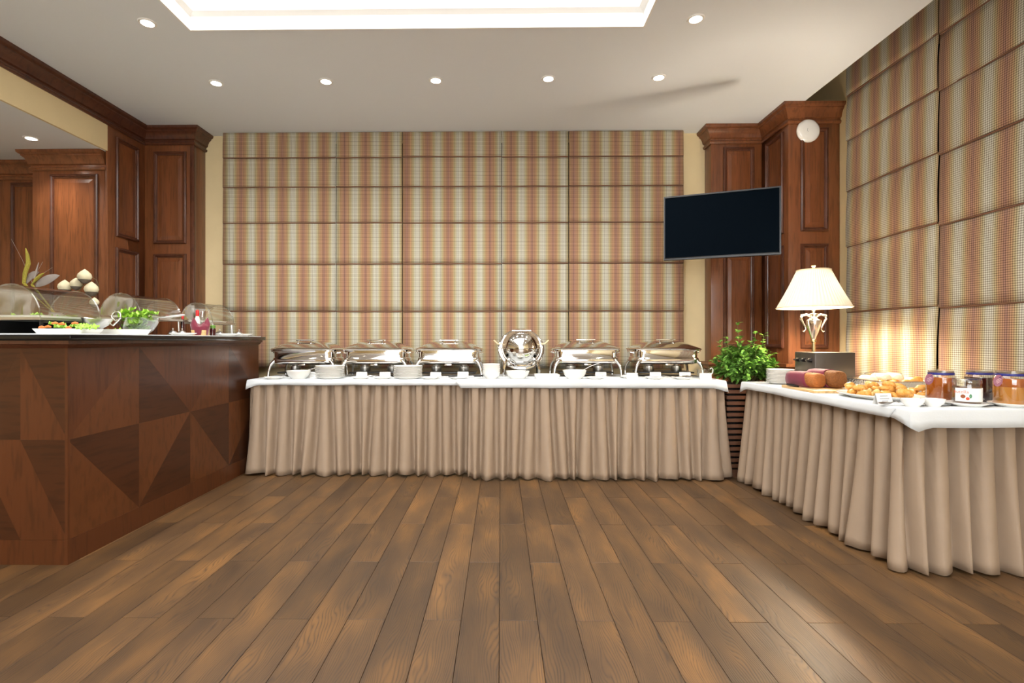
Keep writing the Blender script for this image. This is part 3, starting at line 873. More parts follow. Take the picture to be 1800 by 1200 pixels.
# ------------------------------------------------------------------ table lamp
LY = 3.76; LX = X(1430, LY)
lp = thing('table_lamp', 'lit table lamp with pleated cream shade and silver urn base', 'lamp', (LX, LY, CZ))
zz = lambda py: z_(py, LY) - CZ
MB().lathe([(.0005, 0), (.075, 0), (.076, .012), (.066, .018), (.062, .028), (.03, .036), (.014, .05), (.012, .08), (.0005, .08)], 28).build('foot', M['brass'], lp)
MB().lathe([(.012, .07), (.012, zz(602)), (.019, zz(601)), (.019, zz(598)), (.014, zz(596))], 18).build('stem', M['brass'], lp)
MB().lathe([(.0005, zz(597)), (.014, zz(596)), (.018, zz(592)), (.03, zz(585)), (.044, zz(574)), (.049, zz(566)), (.047, zz(563)), (.03, zz(561)), (.02, zz(558)), (.022, zz(555)), (.034, zz(554)), (.034, zz(552)), (.013, zz(551)), (.013, zz(536)), (.0005, zz(536))], 28).build('urn', M['silverlamp'], lp, ang=50)
for s_ in (-1, 1):
    P_ = [(s_*.018, 0, zz(558)), (s_*.05, 0, zz(553)), (s_*.086, 0, zz(555)), (s_*.092, 0, zz(561)), (s_*.082, 0, zz(564)), (s_*.075, 0, zz(568)), (s_*.06, 0, zz(574)), (s_*.056, 0, zz(579)), (s_*.07, 0, zz(583)), (s_*.08, 0, zz(582))]
    MB().tube(P_, [.008, .009, .010, .009, .007, .006, .006, .005, .005, .003], 8).build('handle', M['silverlamp'], lp, ang=60)
rb, rt = .240, .108
zb, zt = zz(541), zz(476)
sh = MB(); n = 120; secs = 9; vs_ = []
for k_ in range(secs+1):
    t = k_/secs
    for i in range(n):
        a = 2*PI*i/n; r = rb + (rt-rb)*t + .0022*(1 if i % 2 else -1)*(1-abs(2*t-1)**6) - .006*math.sin(PI*t)
        vs_.append((r*math.cos(a), r*math.sin(a), zb + (zt-zb)*t))
fs_ = [(k_*n+i, k_*n+(i+1) % n, (k_+1)*n+(i+1) % n, (k_+1)*n+i) for k_ in range(secs) for i in range(n)]
sh.add(vs_, fs_).build('lamp_shade', M['shade'], lp, ang=10)
for r, z in ((rb, zb), (rt, zt)):
    MB().tube([((r+.001)*math.cos(2*PI*i/48), (r+.001)*math.sin(2*PI*i/48), z) for i in range(49)], .004, 6).build('shade_trim', M['cord'], lp)
MB().lathe([(.0005, zt-.01), (.006, zt-.01), (.006, zt+.004), (.012, zt+.01), (.008, zt+.018), (.016, zt+.032), (.010, zt+.038), (.0005, zt+.04)], 14).build('finial', M['brass'], lp)
sp_ = MB()
for k_ in range(3):
    a = 2*PI*k_/3; sp_.tube([(0, 0, zt-.004), (rt*math.cos(a), rt*math.sin(a), zt-.002)], .002, 5)
sp_.tube([(0, 0, zz(537)), (0, 0, zt)], .003, 6)
sp_.build('shade_spider', M['brass'], lp)
MB().lathe([(.0005, zz(536)), (.014, zz(535)), (.016, zz(531)), (.028, zz(522)), (.03, zz(517)), (.022, zz(510)), (.0005, zz(507))], 16).build('bulb', M['bulb'], lp)
ld = bpy.data.lights.new('lamp_light', 'POINT'); ld.energy = LAMP_W; ld.color = (1, .87, .68); ld.shadow_soft_size = .05
lo = bpy.data.objects.new('lamp_light', ld); COL.objects.link(lo); lo.parent = lp; lo.location = (.045, -.03, zz(514))

# ------------------------------------------------------------------ toaster
ty0 = 3.43; tx0 = X(1433, ty0)
tw, td, th = .265, .235, z_(619, ty0) - CZ
to = thing('toaster', 'dark steel box toaster with black knobs in front of the lamp', 'toaster', (tx0 + tw/2, ty0 + td/2, CZ))
MB().box(-tw/2, tw/2, -td/2, td/2, .012, th).build('casing', M['gunmetal'], to, bevel=.005)
MB().box(-tw/2-.003, -tw/2+.001, -td/2+.006, td/2-.006, .02, th-.004).build('control_panel', M['gunmetal'], to, bevel=.001)
for i in range(3):
    y = -.075 + i*.07
    kb = MB().lathe([(.0005, .022), (.012, .022), (.014, .008), (.016, 0)], 14).xf(Matrix.Translation((-tw/2-.003, y, th-.055)) @ Matrix.Rotation(-PI/2, 4, 'Y')).build('knob', M['black'], to)
    MB().box(-tw/2-.034, -tw/2-.022, y-.014, y+.014, th-.060, th-.050).build('lever', M['black'], kb, bevel=.002)
MB().box(-tw/2-.006, -tw/2, -.05, .05, .05, .1).build('bread_slot', M['steel'], to)
for sx in (-1, 1):
    for sy in (-1, 1): MB().lathe([(.0005, 0), (.014, 0), (.014, .014)], 10, (sx*(tw/2-.03), sy*(td/2-.03), 0)).build('foot', M['black'], to)
MB().box(-.10, .10, -.03, -.012, th-.001, th+.0015).build('vent_slot', M['black'], to)
MB().box(-.10, .10, .02, .038, th-.001, th+.0015).build('vent_slot', M['black'], to)

# ================================================================== TABLEWARE AND FOOD

# ------------------------------------------------------------------ letting loose food come to rest on its dish and on what lies below it
_pts_cache = {}
def mesh_points(me, step=.0042):
    if me.name not in _pts_cache:
        out = []
        vs_ = [v.co.copy() for v in me.vertices]
        for p_ in me.polygons:
            ids = list(p_.vertices)
            for k_ in range(1, len(ids)-1):
                A_, B_, C_ = vs_[ids[0]], vs_[ids[k_]], vs_[ids[k_+1]]
                n_ = max(1, int(max((B_-A_).length, (C_-A_).length, (C_-B_).length)/step) + 1)
                for i_ in range(n_+1):
                    for j_ in range(n_+1-i_):
                        out.append(A_ + (B_-A_)*(i_/n_) + (C_-A_)*(j_/n_))
        _pts_cache[me.name] = out
    return _pts_cache[me.name]
def thing_points(o):
    Rm = o.rotation_euler.to_matrix(); out = []
    def walk(q_, M_):
        if q_.type == 'MESH': out.extend(M_ @ p_ for p_ in mesh_points(q_.data))
        for ch in q_.children: walk(ch, M_)
    M3 = Rm @ Matrix.Diagonal(o.scale)
    walk(o, M3)
    return out
class Rest:
    """height field of a dish (hard) and of the food already in it (soft)"""
    def __init__(self, base, cell=.005): self.base = base; self.cell = cell; self.soft = {}; self.hard = {}
    def settle(self, o, spots_, press=.001):
        """of several spots and turns take the one where it comes to lie lowest"""
        best_ = None
        for x_, y_, rz_ in spots_:
            o.location = (x_, y_, 0); o.rotation_euler[2] = rz_
            self.drop(o, press, False)
            if best_ is None or o.location.z < best_[0]: best_ = (o.location.z, x_, y_, rz_)
        o.location = (best_[1], best_[2], 0); o.rotation_euler[2] = best_[3]
        return self.drop(o, press)
    def drop(self, o, press=.001, keep=True):
        lo, hi = {}, {}
        for p_ in thing_points(o):
            k_ = (math.floor((o.location.x + p_.x)/self.cell), math.floor((o.location.y + p_.y)/self.cell))
            if p_.z < lo.get(k_, 9): lo[k_] = p_.z
            if p_.z > hi.get(k_, -9): hi[k_] = p_.z
        z0 = -9
        for k_, v in lo.items():
            if k_ not in self.hard: self.hard[k_] = self.base((k_[0]+.5)*self.cell, (k_[1]+.5)*self.cell)
            z0 = max(z0, self.hard[k_] - v - .0004)
            if k_ in self.soft: z0 = max(z0, self.soft[k_] - v - press)
        if keep:
            for k_, v in hi.items(): self.soft[k_] = max(self.soft.get(k_, -9), z0 + v)
        o.location.z = z0
        return o
def rect_dish(cx, cy, z, hx_, hy_, h, inner=.006, a_=.82, b_=.97, out=0.0):
    def f(x, y):
        t = max(abs(x-cx)/hx_, abs(y-cy)/hy_)
        if t > 1.02: return z + out
        if t > b_: return z + h
        return z + inner + (h-inner)*max(0, (t-a_)/(b_-a_))
    return f
def round_dish(cx, cy, z, prof_, sx=1, sy=1, rz=0):
    """prof_: (radius, height) of the upper surface from the middle out; beyond it the table"""
    cr, sr = math.cos(rz), math.sin(rz)
    def f(x, y):
        u_, v_ = x-cx, y-cy; u_, v_ = u_*cr + v_*sr, -u_*sr + v_*cr
        r = math.hypot(u_/sx, v_/sy)
        if r >= prof_[-1][0]: return z
        for (r0, h0), (r1, h1) in zip(prof_, prof_[1:]):
            if r <= r1: return z + h0 + (h1-h0)*(r-r0)/(r1-r0)
        return z
    return f

# ------------------------------------------------------------------ chafing dishes
def chafer(label, px, y=4.475):
    t = thing('chafing_dish', label, 'chafing dish', (X(px, y-.2), y, CZ), 0, 'rectangular chafing dishes')
    hx, hy = .267, .178
    pan = MB().loft([rrect(hx*.90, hy*.86, .108, .05), rrect(hx*.98, hy*.97, .118, .055), rrect(hx, hy, .135, .06), rrect(hx*.985, hy*.985, .158, .06), rrect(hx*.955, hy*.955, .166, .06), rrect(hx*.955, hy*.955, .222, .06)])
    pan.build('water_pan', M['chrome'], t, ang=40)
    MB().loft([rrect(hx*.97, hy*.97, .214, .06), rrect(hx*1.04, hy*1.05, .216, .065), rrect(hx*1.04, hy*1.05, .225, .065), rrect(hx*.97, hy*.97, .228, .06)]).build('rim', M['chrome'], t, ang=40)
    lid = MB().loft([rrect(hx*1.06, hy*1.07, .228, .066), rrect(hx*1.07, hy*1.08, .233, .066), rrect(hx*1.05, hy*1.05, .239, .066), rrect(hx*.96, hy*.93, .252, .07), rrect(hx*.82, hy*.76, .272, .07), rrect(hx*.66, hy*.58, .289, .06), rrect(hx*.5, hy*.4, .299, .05), rrect(hx*.42, hy*.3, .302, .04)])
    ld_ = lid.build('lid', M['chrome'], t, ang=40)
    h = MB().tube([(-.08, -.085, .312), (.08, -.085, .312)], .0065, 10)
    h.build('handle', M['chrome'], ld_)
    for s in (-1, 1):
        MB().tube([(s*.055, -.085, .312), (s*.055, -.105, .296), (s*.055, -.112, .276)], [.005, .006, .008], 8).build('handle_post', M['chrome'], ld_)
    for sx in (-1, 1):
        for sy in (-1, 1):
            P_ = bez((sx*hx*.86, sy*hy*.86, .14), (sx*hx*1.0, sy*hy*.98, .12), (sx*hx*1.06, sy*hy*1.0, .07), (sx*hx*1.05, sy*hy*1.0, .0), 8)
            MB().tube(P_, [.016, .016, .015, .014, .012, .011, .010, .011, .014], 8).build('leg', M['chrome'], t, ang=60)
    for s in (-1, 1):
        MB().tube([(s*hx*.98, -.06, .2), (s*(hx+.022), -.055, .205), (s*(hx+.022), .055, .205), (s*hx*.98, .06, .2)], .006, 8).build('side_handle', M['chrome'], t)
    MB().box(-hx*.86, hx*.86, -hy*.7, hy*.7, .028, .04).build('burner_shelf', M['black'], t, bevel=.003)
    for s in (-1, 1):
        MB().lathe([(.0005, .04), (.042, .04), (.044, .045), (.044, .085), (.03, .09), (.028, .098), (.0005, .098)], 18, (s*.12, 0, 0)).build('burner', M['steel'], t)
    MB().box(-.03, .03, -hy*.99-.004, -hy*.9, .098, .112).build('drain_spout', M['chrome'], t, bevel=.003)
    return t
c0 = chafer('polished rectangular chafing dish closest to the wooden counter', 528)
for px, lb in ((656, 'polished rectangular chafing dish between the two dinner plate stacks'),
               (787, 'polished rectangular chafing dish next to the stack of white bowls'),
               (1034, 'polished rectangular chafing dish just past the round chafing dish'),
               (1178, 'polished rectangular chafing dish beside the green shrub')):
    dup(c0, (X(px, 4.275), 4.475, CZ), None, lb)

# round chafing dish
ry = 4.45
rcd = thing('round_chafing_dish', 'polished round globe chafing dish with two curved side handles', 'chafing dish', (X(917, ry-.15), ry, CZ))
R0, zc = .165, .235
prof = [(R0*math.cos(a), zc + R0*math.sin(a)) for a in [-PI/2*.86 + PI/2*.86*i/10 for i in range(11)]]
MB().lathe([(.0005, prof[0][1])] + prof, 40).build('bowl', M['chrome'], rcd, ang=50)
prof = [(R0*1.02*math.cos(a), zc + .004 + R0*1.02*math.sin(a)) for a in [PI/2*i/12 for i in range(12)]]
lid = MB().lathe(prof + [(.0005, zc+.004+R0*1.02)], 40).build('lid', M['chrome'], rcd, ang=50)
tr_ = Matrix.Translation((0, 0, zc)) @ Matrix.Rotation(math.radians(62), 4, 'X')
MB().tube([tr_ @ Vector(((R0+.018)*math.cos(2*PI*i/48), (R0+.018)*math.sin(2*PI*i/48), .0)) for i in range(49)], [.019]*49, 8, flat=.3).build('rim_ring', M['chrome'], rcd, ang=60)
MB().tube([(-.08, -.10, zc+.155), (.08, -.10, zc+.155)], .0065, 10).build('handle', M['chrome'], lid)
for s in (-1, 1):
    MB().tube([(s*.055, -.10, zc+.155), (s*.055, -.105, zc+.127)], .006, 8).build('handle_post', M['chrome'], lid)
    MB().tube([(s*.165, -.02, zc+.045), (s*.19, -.03, zc+.04), (s*.21, -.04, zc+.05), (s*.235, -.05, zc+.075)], [.005, .006, .006, .005], 8).build('side_handle', M['cord'], rcd)
    for sy in (-1, 1):
        P_ = bez((s*.105, sy*.075, .145), (s*.15, sy*.11, .15), (s*.15, sy*.115, .06), (s*.15, sy*.11, 0), 8)
        MB().tube(P_, [.013]*9, 8).build('leg', M['chrome'], rcd)
MB().lathe([(.12, .085), (.13, .09), (.13, .102), (.12, .105), (.12, .085)], 30).build('stand_ring', M['chrome'], rcd)
MB().lathe([(.0005, 0), (.05, 0), (.052, .05), (.03, .056), (.0005, .056)], 18).build('burner', M['black'], rcd)

# ------------------------------------------------------------------ crockery
def plate_mesh(r, name='plate'):
    return MB().lathe([(.0005, .003), (r*.58, .002), (r*.6, 0), (r*.66, 0), (r*.68, .004), (r*.98, .014), (r, .0165), (r*.99, .018), (r*.95, .0165), (r*.64, .0065), (.0005, .006)], 32).mesh(name, M['china'], ang=50)
PM = {}
def plate(r, loc, label, group=None, name='dinner_plate'):
    k_ = (round(r, 3), name)
    if k_ not in PM: PM[k_] = plate_mesh(r, name)
    o = link(name, PM[k_], None, loc)
    return tag(o, label, 'plate', group)
def stack(px, y, r, n, label, group, dz=.0098, zb=CZ, name='dinner_plate'):
    x = X(px, y)
    for i in range(n):
        plate(r, (x + random.uniform(-.0015, .0015), y + random.uniform(-.0015, .0015), zb + i*dz), label, group, name)
stack(580, 4.165, .118, 10, 'white dinner plate in the stack nearest the wooden counter', 'dinner plates, stack nearest the counter')
stack(717, 4.165, .118, 10, 'white dinner plate in the stack farther from the wooden counter', 'dinner plates, stack farther from the counter')
stack(1372, 3.70, .092, 10, 'white dessert plate in the stack beside the wrapped loaves', 'dessert plates by the bread', dz=.0097, name='dessert_plate')
def bowl_mesh(r, h, name):
    return MB().lathe([(.0005, .002), (r*.5, .002), (r*.52, 0), (r*.58, 0), (r*.62, .006), (r*.86, h*.45), (r*.97, h*.85), (r, h), (r*.97, h), (r*.83, h*.48), (r*.55, .009), (.0005, .008)], 32).mesh(name, M['china'], ang=50)
bm_ = bowl_mesh(.072, .056, 'soup_bowl')
for i in range(5):
    tag(link('soup_bowl', bm_, None, (X(864, 4.12)+random.uniform(-.001, .001), 4.12, CZ + i*.0158)), 'white bowl in the stack beside the round chafing dish', 'bowl', 'stacked white bowls')
def serving_bowl(px, y, r, h, label):
    o = link('serving_bowl', bowl_mesh(r, h, 'serving_bowl'), None, (X(px, y), y, CZ)); return tag(o, label, 'bowl')
serving_bowl(525, 4.14, .095, .066, 'white serving bowl with a spoon beside the plate stack nearest the counter')
serving_bowl(910, 4.13, .096, .062, 'white serving bowl in front of the round chafing dish')
serving_bowl(1010, 4.11, .095, .07, 'white serving bowl with a long handled spoon leaning in it')
def sq_dish(px, y, hx, hy, h, label, name='square_dish', z=CZ, rz=0, cat='dish'):
    m = MB().loft([rrect(hx*.8, hy*.8, 0, .012), rrect(hx*.86, hy*.86, .001, .012), rrect(hx, hy, h, .014), rrect(hx*.97, hy*.97, h, .012), rrect(hx*.82, hy*.82, .006, .012)])
    o = m.build(name, M['china'], ang=40); o.location = (X(px, y), y, z); o.rotation_euler.z = rz
    return tag(o, label, cat)
sq_dish(961, 4.13, .1, .08, .035, 'square white dish of green salad beside the round chafing dish')

# spoons, rests and tongs
def spoon_build(t, L=.22, mat='steel', black=False):
    MB().lathe([(.0005, -.005), (.012, -.003), (.02, .002), (.022, .006), (.02, .004), (.0005, -.002)], 16, sx=1.0, sy=1.45).xf(Matrix.Translation((0, 0, .007))).build('spoon_bowl', M[mat], t)
    MB().tube([(0, .03, .012), (0, .06, .018), (0, L*.6, .022), (0, L, .012)], [.004, .0035, .004, .006], 8, flat=.5).build('handle', M['black' if black else mat], t)
def spoon(loc, rz, label, tilt=0, black=False, L=.22):
    t = thing('serving_spoon', label, 'spoon', loc, rz); t.rotation_euler[0] = tilt
    spoon_build(t, L, 'steel', black); return t
def tongs(loc, rz, label, L=.23, black=True):
    t = thing('serving_tongs', label, 'tongs', loc, rz)
    for s in (-1, 1):
        MB().tube([(s*.004, 0, .006), (s*.022, L*.35, .006), (s*.024, L*.62, .006)], [.006, .005, .005], 8, flat=.5).build('arm', M['steel'], t)
        MB().tube([(s*.024, L*.58, .007), (s*.02, L*.85, .007), (s*.008, L, .009)], [.007, .008, .007], 8, flat=.7).build('grip', M['black' if black else 'steel'], t)
    return t
def rest_plate(px, y, label, r=.075):
    return plate(r, (X(px, y), y, CZ), label, 'small plates for serving spoons', 'small_plate')
RP = [(481, 4.10, 'small white plate with a serving spoon nearest the counter'), (634, 4.13, 'small white plate between the stack and a card under the second chafing dish'),
      (672, 4.13, 'small white plate with a spoon left of the farther plate stack'), (757, 4.12, 'small white plate with black handled tongs right of the farther plate stack'),
      (806, 4.12, 'small white plate with black handled tongs beside the bowl stack'), (1046, 4.09, 'small white plate with two spoons beside the long handled spoon bowl'),
      (1106, 4.2, 'small white plate between the last two chafing dishes'), (1150, 4.10, 'small white plate with spoons under the last chafing dish'), (1200, 4.08, 'small white plate with dark tongs under the last chafing dish')]
for px, y, lb in RP: rest_plate(px, y, lb)
sp0 = CZ + .004
for px, y, rz, L_, lb in ((481, 4.10, -1.25, .105, 'steel serving spoon on the small plate nearest the counter'), (634, 4.13, -1.1, .115, 'steel serving spoon on a small plate under the second chafing dish'),
                          (672, 4.13, .85, .14, 'steel serving spoon beside the farther dinner plate stack'), (1046, 4.09, -1.25, .15, 'steel serving spoon on the small plate beside the long handled spoon bowl'),
                          (1150, 4.10, -1.1, .15, 'steel serving spoon under the last chafing dish')):
    spoon((X(px, y), y, sp0), rz, lb, L=L_)
for px, y, rz, lb in ((766, 4.085, -1.4, 'black gripped tongs on the small plate right of the farther plate stack'), (811, 4.085, -1.4, 'black gripped tongs beside the bowl stack'), (1181, 4.055, -1.45, 'black gripped tongs under the last chafing dish')):
    tongs((X(px, y), y, CZ + .0155), rz, lb, .17)
spoon((X(525, 4.14), 4.14, CZ+.012), -1.1, 'steel spoon standing in the white bowl nearest the counter', tilt=.0, L=.15).rotation_euler = (.41, 0, -1.0)
s_ = spoon((X(1010, 4.11), 4.11, CZ+.012), 0, 'steel spoon with a long handle leaning in a white bowl', L=.25); s_.rotation_euler = (.44, 0, -1.35)
s_ = spoon((X(910, 4.13), 4.13, CZ+.012), 0, 'black handled ladle resting in the bowl before the round chafing dish', L=.24, black=True); s_.rotation_euler = (.37, 0, -1.3)

# tent cards
def card(loc, rz, label, wd_=.088, ht=.05):
    t = thing('tent_card', label, 'sign', loc, rz, 'white name cards')
    d_ = ht*.32
    m = MB().add([(-wd_/2, -d_, 0), (wd_/2, -d_, 0), (wd_/2, 0, ht), (-wd_/2, 0, ht), (wd_/2, d_, 0), (-wd_/2, d_, 0)], [(0, 1, 2, 3), (3, 2, 4, 5)])
    o = m.build('folded_card', M['paper'], t, smooth=False); sm = o.modifiers.new('s', 'SOLIDIFY'); sm.thickness = .0008
    pr_ = MB()
    for i, (wf, v) in enumerate(((.5, .72), (.62, .5), (.4, .3))):
        z0, z1 = ht*v, ht*(v+.06); y0, y1 = -d_*(1-v)-.0009, -d_*(1-v-.06)-.0009
        pr_.add([(-wd_*wf/2, y0, z0), (wd_*wf/2, y0, z0), (wd_*wf/2, y1, z1), (-wd_*wf/2, y1, z1)], [(0, 1, 2, 3)])
    pr_.build('printed_lines', M['ink'], t, smooth=False)
    return t
for px, y, lb in ((549, 4.22, 'white name card half hidden behind the plate stack nearest the counter'), (636, 4.215, 'white name card under the second chafing dish, away from the farther plate stack'),
                  (677, 4.215, 'white name card next to the farther plate stack'), (766, 4.20, 'white name card right behind the tongs past the farther plate stack'),
                  (814, 4.20, 'white name card closest to the bowl stack'), (1056, 4.18, 'white name card beside the bowl with the long handled spoon'),
                  (1111, 4.06, 'white name card standing in the gap between the last two chafing dishes'), (1152, 4.18, 'white name card in front of the last chafing dish'),
                  (1204, 4.17, 'white name card behind the dark tongs at the last chafing dish'), (1240, 4.04, 'white name card at the table end beside the shrub')):
    card((X(px, y), y, CZ), random.uniform(-.06, .06), lb)
# glass sauce jug by the shrub
gj = thing('sauce_jug', 'small glass sauce jug with a curled handle at the end of the back table', 'jug', (X(1236, 4.17), 4.17, CZ))
MB().lathe([(.0005, .003), (.025, .002), (.028, 0), (.03, .008), (.044, .03), (.048, .05), (.046, .062), (.05, .072)], 24).build('body', M['glass'], gj)
MB().tube([(.044, 0, .03), (.06, 0, .028), (.075, 0, .045), (.08, 0, .07), (.068, 0, .085), (.055, 0, .075)], .005, 8).build('handle', M['china'], gj)

# ------------------------------------------------------------------ greens
def lettuce_mesh(seed, R=.05):
    rg_ = random.Random(seed); n = 22; m = MB(); vs_ = [(0, 0, 0)]
    for k_ in range(1, 5):
        t = k_/4
        for i in range(n):
            a = 2*PI*i/n; r = R*t*(1+.12*math.sin(3*a+seed))
            z = .28*R*t*t + .22*R*t**2*math.sin(7*a+seed)*1.0 + .10*R*t**3*math.sin(13*a+2*seed)
            vs_.append((r*math.cos(a), r*math.sin(a)*.8, z + rg_.uniform(-.03, .03)*R))
    fs_ = [(0, 1+i, 1+(i+1) % n) for i in range(n)]
    for k_ in range(3):
        fs_ += [(1+k_*n+i, 1+(k_+1)*n+i, 1+(k_+1)*n+(i+1) % n, 1+k_*n+(i+1) % n) for i in range(n)]
    return m.add(vs_, fs_).mesh('lettuce_leaf', M['lettuce'], ang=70)
LM = [lettuce_mesh(i) for i in range(4)]
def lettuce(x, y, rest, label, group, s=1.0, tilt=.3, press=.003, rot=None, roam=0):
    o = link('lettuce_leaf', LM[random.randrange(4)], None, (x, y, 0))
    o.rotation_euler = rot or (random.uniform(-tilt, tilt), random.uniform(-tilt, tilt), random.uniform(0, 6.28)); o.scale = (s, s, s)
    if roam: rest.settle(o, [(x + random.uniform(-roam, roam), y + random.uniform(-roam*.5, roam*.5), random.uniform(0, 6.28)) for _ in range(8)], press)
    else: rest.drop(o, press)
    return tag(o, label, 'lettuce leaf', group)
rs_ = Rest(rect_dish(X(961, 4.13), 4.13, CZ, .1, .08, .035))
for i in range(3):
    lettuce(X(948+13*i, 4.13), 4.13, rs_, 'green salad leaf in the square white dish on the back table', 'salad leaves in the square dish', .6)

# counter: platters
pk = KC
yp = 2.69
o = sq_dish(121, yp, .138, .075, .028, 'long white platter of lettuce and carrot at the counter corner', 'platter', KC, cat='platter')
rs_ = Rest(rect_dish(X(121, yp), yp, KC, .138, .075, .028))
cm = MB().tube([(-.022, 0, 0), (0, 0, .004), (.022, 0, 0)], [.006, .008, .005], 8).mesh('carrot_stick', M['carrot'], ang=60)
for i, (u_, v_) in enumerate(((-1.5, 0), (.5, 0), (-.5, 1), (1.5, 1), (-.5, 0), (1.5, 0), (-1.5, 1), (.5, 1))):
    lettuce(X(121, yp) + u_*.058, yp + (.032 if v_ else -.008), rs_, 'green lettuce leaf on the long platter at the counter corner', 'lettuce on the corner platter', .8, .2, .004)
for px_ in (84, 95, 107, 119, 131, 142):
    o = link('carrot_stick', cm, None, (X(px_, yp), yp-.036, 0)); o.rotation_euler.z = random.uniform(-.15, .15); o.scale = (.68, .8, .9)
    rs_.drop(o, .001)
    tag(o, 'orange carrot stick on the long platter at the counter corner', 'carrot', 'carrot sticks on the corner platter')
for i in range(2):
    lettuce(X(147+i*14, yp-.07), yp-.068, rs_, 'bright lettuce leaf hanging over the rim of the corner platter', 'lettuce over the platter rim', .66, rot=(.45, .1-.2*i, .8*i), press=.010)
yp2 = 3.02
sq_dish(219, yp2, .12, .07, .032, 'white platter half hidden behind the glass bowl of lettuce', 'platter', KC, cat='platter')
rs_ = Rest(rect_dish(X(219, yp2), yp2, KC, .12, .07, .032))
for i in (0, 2, 4, 1, 3):
    lettuce(X(197+i*11, yp2), yp2 + (.012 if i % 2 else -.012), rs_, 'dark green leaf on the platter behind the glass bowl', 'leaves on the second platter', .72, .2, .006, roam=.03)
# glass bowl
yb2 = 3.20; xb2 = X(243, yb2)
gb = MB().lathe([(.0005, .004), (.04, .003), (.045, 0), (.05, .003), (.085, .035), (.108, .075), (.117, .108), (.114, .108), (.104, .075), (.082, .038), (.045, .009), (.0005, .008)], 36).build('glass_bowl', M['glass'], ang=60)
gb.location = (xb2, yb2, KC); tag(gb, 'clear glass bowl heaped with green lettuce on the counter', 'bowl')
rs_ = Rest(round_dish(xb2, yb2, KC, [(0, .008), (.045, .009), (.082, .038), (.104, .075), (.114, .108), (.118, .108)]))
for i in range(22):
    k_ = i/21; a = i*2.4; rr = (.02 + .018*k_) if i % 4 == 0 else (.03 + .034*k_)
    lettuce(xb2 + rr*math.cos(a) - .008*k_, yb2 + rr*math.sin(a), rs_, 'frilly lettuce leaf heaped in the clear glass bowl', 'lettuce in the glass bowl', .70 + .36*k_, .32, .008, roam=.02)
st_ = tongs((xb2+.02, yb2+.0, KC+.0935), -1.2, 'steel salad tongs lying across the glass bowl', .24, False)
st_.rotation_euler = (.12, 0, -1.2)          # tips among the leaves, arms resting on the bowl's rim

# steel sauce boat
sb_y = 2.86
bt = thing('sauce_boat', 'steel sauce boat with a looped handle between the two platters', 'sauce boat', (X(168, sb_y), sb_y, KC))
secs_ = []
for z, hx_, hy_, sh_ in ((0, .03, .03, 0), (.006, .028, .028, 0), (.012, .012, .012, 0), (.026, .012, .012, 0), (.034, .035, .028, 0), (.05, .062, .04, .004), (.072, .078, .046, .008), (.088, .088, .048, .010)):
    secs_.append([(hx_*math.cos(2*PI*i/24) + sh_, hy_*math.sin(2*PI*i/24), z + (.012*max(0, -math.cos(2*PI*i/24))**2 if z > .07 else 0)) for i in range(24)])
secs_ += [[(p_[0]*.94, p_[1]*.92, p_[2]) for p_ in secs_[-1]], [(p_[0]*.9, p_[1]*.88, p_[2]+.004) for p_ in secs_[-3]]]
MB().loft(secs_).build('body', M['steel'], bt, ang=50)
MB().tube([(.085, 0, .06), (.10, 0, .05), (.13, 0, .08)] + [(.118+.026*math.cos(a), 0, .105+.026*math.sin(a)) for a in [-.4+.5*i for i in range(12)]], .0045, 8).build('handle', M['chrome'], bt, ang=60)

# plates, domes, napkins, bottles on the counter
for px_, y_, lb in ((322, 3.56, 'small white plate in front of the red napkin on the counter'), (400, 3.98, 'small white plate beside the dark jar on the counter'), (424, 4.17, 'small white plate at the far end of the counter')):
    plate(.085, (X(px_, y_), y_, KC), lb, 'small plates on the counter', 'small_plate')
for px_, y_, zb_, lb in ((304, 3.80, KC, 'small steel dome cover before the red napkin'), (320, 3.82, KC, 'small steel dome cover next to the red napkin'), (386, 4.12, KC, 'small steel dome cover beside the dark jar'), (420, 4.28, KC, 'small steel dome cover at the far end of the counter')):
    t = thing('dome_cover', lb, 'dome cover', (X(px_, y_), y_, zb_))
    MB().lathe([(.036, 0), (.036, .004), (.032, .018), (.022, .032), (.008, .04), (.0005, .041)], 20).build('dome', M['steel'], t, ang=60)
    MB().lathe([(.0005, .058), (.006, .056), (.007, .05), (.004, .046), (.004, .04)], 10).build('knob', M['steel'], t)
nb = thing('bread_basket', 'small wooden basket lined with a dark red napkin on the counter', 'basket', (X(352, 3.72), 3.72, KC), .2)
MB().loft([rrect(.045, .04, 0, .01), rrect(.05, .045, .04, .01)]).build('basket_body', M['board'], nb)
secs_ = []
for z, hx_, hy_, wv in ((.004, .049, .044, 0), (.04, .058, .05, .004), (.075, .066, .056, .012), (.10, .05, .04, .03), (.085, .03, .03, .02)):
    secs_.append([(hx_*math.cos(2*PI*i/28)*(1.0) , hy_*math.sin(2*PI*i/28), z + wv*math.sin(2*2*PI*i/28+.6) + (wv*.4)*math.sin(5*2*PI*i/28)) for i in range(28)])
MB().loft(secs_, cap0=False).build('napkin', M['burgundy'], nb, ang=60)
def bottle(px_, y_, label, body, capm, r=.019, h=.15, name='sauce_bottle'):
    t = thing(name, label, 'bottle', (X(px_, y_), y_, KC))
    MB().lathe([(.0005, 0), (r, .001), (r*1.02, .01), (r, h*.6), (r*.7, h*.72), (r*.5, h*.78), (r*.5, h*.82), (.0005, h*.82)], 18).build('body', body, t, ang=50)
    MB().lathe([(r*.62, h*.76), (r*.62, h*.97), (r*.4, h), (.0005, h)], 16).build('cap', capm, t, ang=50)
    return t
bt1 = bottle(347, 3.92, 'squeeze bottle with a red cap behind the red napkin', M['china'], M['red'], .020, .20)
MB().lathe([(.0207, .05), (.0207, .085)], 18).build('red_label', M['red'], bt1)
